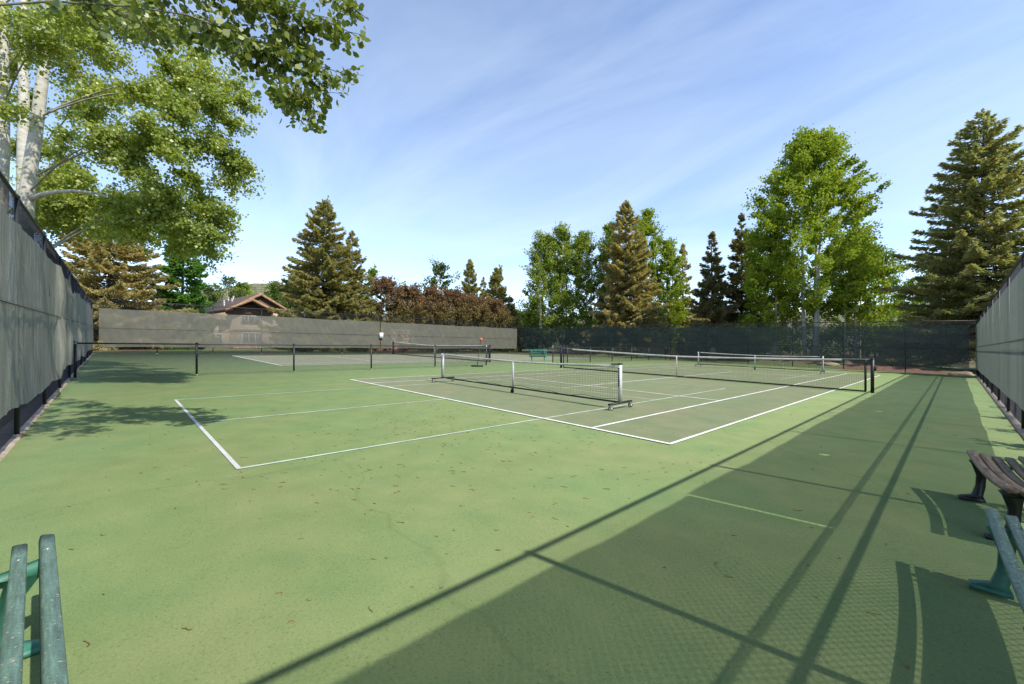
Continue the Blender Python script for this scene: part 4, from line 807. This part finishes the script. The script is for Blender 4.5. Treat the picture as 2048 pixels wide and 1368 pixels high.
tips = [at(x, dp, y) for x, y, dp in ((120, 60, 14), (200, 120, 14), (260, 60, 13.5), (320, 30, 13), (180, 220, 14), (240, 300, 14), (140, 330, 14.5), (100, 380, 15), (300, 350, 14), (60, 200, 14.5), (320, 190, 13.5), (370, 60, 13), (220, 10, 13), (280, 400, 15), (190, 440, 16), (120, 440, 16), (350, 420, 14.5), (330, 470, 16), (160, 380, 15), (80, 300, 15), (30, 300, 15), (20, 150, 15), (110, 410, 12), (150, 425, 13), (200, 400, 12.5), (230, 440, 13), (170, 350, 12), (90, 440, 14), (270, 440, 13.5), (130, 270, 12.5), (150, 200, 12), (100, 425, 12.5), (130, 445, 13.5), (170, 455, 14), (120, 395, 11.5), (205, 455, 13.5), (85, 400, 13), (160, 410, 12), (250, 465, 14))]
near_aspen('second white-barked aspen standing just behind the leaning one', [below(at(46, 14.0, 500)), at(48, 14.0, 340), at(50, 14.0, 200), at(46, 14.0, 60), at(46, 14.0, -200)], 0.20, tips, 303, 'aspen_near', leaf=0.078, twigs=46, per=42, twig_len=0.9)
lm = MB(); ss = np.linspace(0, 1, 9); pa, pb_ = at(62, 10.0, 398), at(215, 9.6, 394)
lm.tube(pa + (pb_-pa)*ss[:, None] + np.array([0, 0, 1.0])*(0.16*np.sin(ss*PI)**0.7)[:, None], np.linspace(0.06, 0.022, 9), 8)
ta = [o for o in COL.objects if o.get('label', '').startswith('leaning white')][0]; lm.build('bare_limb', M['bark'], ta, smooth=True)
# overhead branches; trunk stands outside the frame behind the left fence
tips = [at(x, dp, y) for x, y, dp in ((738, 40, 4.8), (720, 75, 4.7), (700, 10, 4.9), (690, 148, 4.7), (628, 228, 4.6), (612, 190, 4.5), (575, 195, 4.6), (540, 150, 4.6), (505, 105, 4.5), (470, 85, 4.6), (430, 75, 4.7), (400, 62, 4.8), (650, 60, 4.7), (600, 80, 4.6), (560, 40, 4.7), (500, 20, 4.7), (350, 40, 5), (300, 55, 5.1), (250, 30, 5.2), (640, 130, 4.6), (340, -20, 5.0), (450, -30, 4.8), (560, -60, 4.8), (180, 20, 5.5), (650, -30, 4.9), (200, 60, 5.8), (330, 90, 5.4))] + [(4.4, -5.2, 5.0), (3.8, -5.6, 5.2), (5.0, -5.4, 5.6), (3.2, -5.1, 5.3), (4.6, -5.9, 5.4), (2.6, -5.6, 6.0)]
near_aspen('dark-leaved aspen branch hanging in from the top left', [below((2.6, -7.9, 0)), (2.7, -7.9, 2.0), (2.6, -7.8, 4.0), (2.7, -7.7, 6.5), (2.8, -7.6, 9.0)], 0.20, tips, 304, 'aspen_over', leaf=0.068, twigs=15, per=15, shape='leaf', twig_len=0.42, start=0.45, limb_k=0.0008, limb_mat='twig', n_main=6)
# shrubs outside the right fence whose shade dapples the lit strip
for i, (u, v, h) in enumerate(((10.4, 2.6, 1.7), (10.3, 4.4, 1.9), (10.3, 6.4, 1.6), (10.4, 8.3, 1.9), (10.3, 10.6, 1.5), (10.3, 0.4, 2.0))):
    lab = ['low shrub behind the right fence near the brown bench', 'low shrub second along behind the right fence', 'low shrub third along behind the right fence', 'low shrub fourth along behind the right fence', 'low shrub at the windscreen seam of the right fence', 'low shrub behind the right fence beside the brown bench back'][i]
    broadleaf(lab, (u, v, float(tz(u, v))), h, 0.7, 'bush', 320+i, clumps=30, per=34, leaf=0.08, cb=0.1, name='low_shrub', group='shrubs outside the right fence', bark='bark_brown', clump_r=0.2, limb=8)

# ------------------------------------------------------------------ litter on the court
r = np.random.default_rng(9); lit = MB()
def cat(u, v, ln, az, th_):
    k = 6; s = np.linspace(-0.5, 0.5, k); bend = r.normal()*0.35*ln
    x = s*ln; y = bend*(s*s*2-0.25) + 0.04*ln*r.normal(size=k); c_, s_ = math.cos(az), math.sin(az)
    P_ = np.stack([u+x*c_-y*s_, v+x*s_+y*c_, np.zeros(k)], 1); P_[:, 2] = gz(P_[:, 0], P_[:, 1]) + th_*0.7 + 0.004*np.abs(r.normal(size=k))
    lit.tube(P_, th_*(0.55+0.5*np.sin(np.linspace(0.3, PI-0.3, k)))*(0.8+0.4*r.random(k)), 5)
for _ in range(520):
    u = 3.2 + r.normal()*2.1; v = -2.6 + r.normal()*1.9
    if u > 6.2 and r.random() < 0.8: continue
    if v < V0+0.2 or u > 8.8: continue
    cat(u, v, 0.018+0.055*r.random()**1.8, 0.72+r.normal()*0.4, 0.0019+0.0012*r.random())
for _ in range(60): cat(r.uniform(5.6, 8.6), r.uniform(-4.5, 12), 0.02+0.03*r.random(), r.random()*6.28, 0.0025)
lo = lit.build('fallen_catkins', M['catkin']); lo['kind'] = 'stuff'; lo['label'] = 'brown fallen catkins scattered over the green court'; lo['category'] = 'litter'
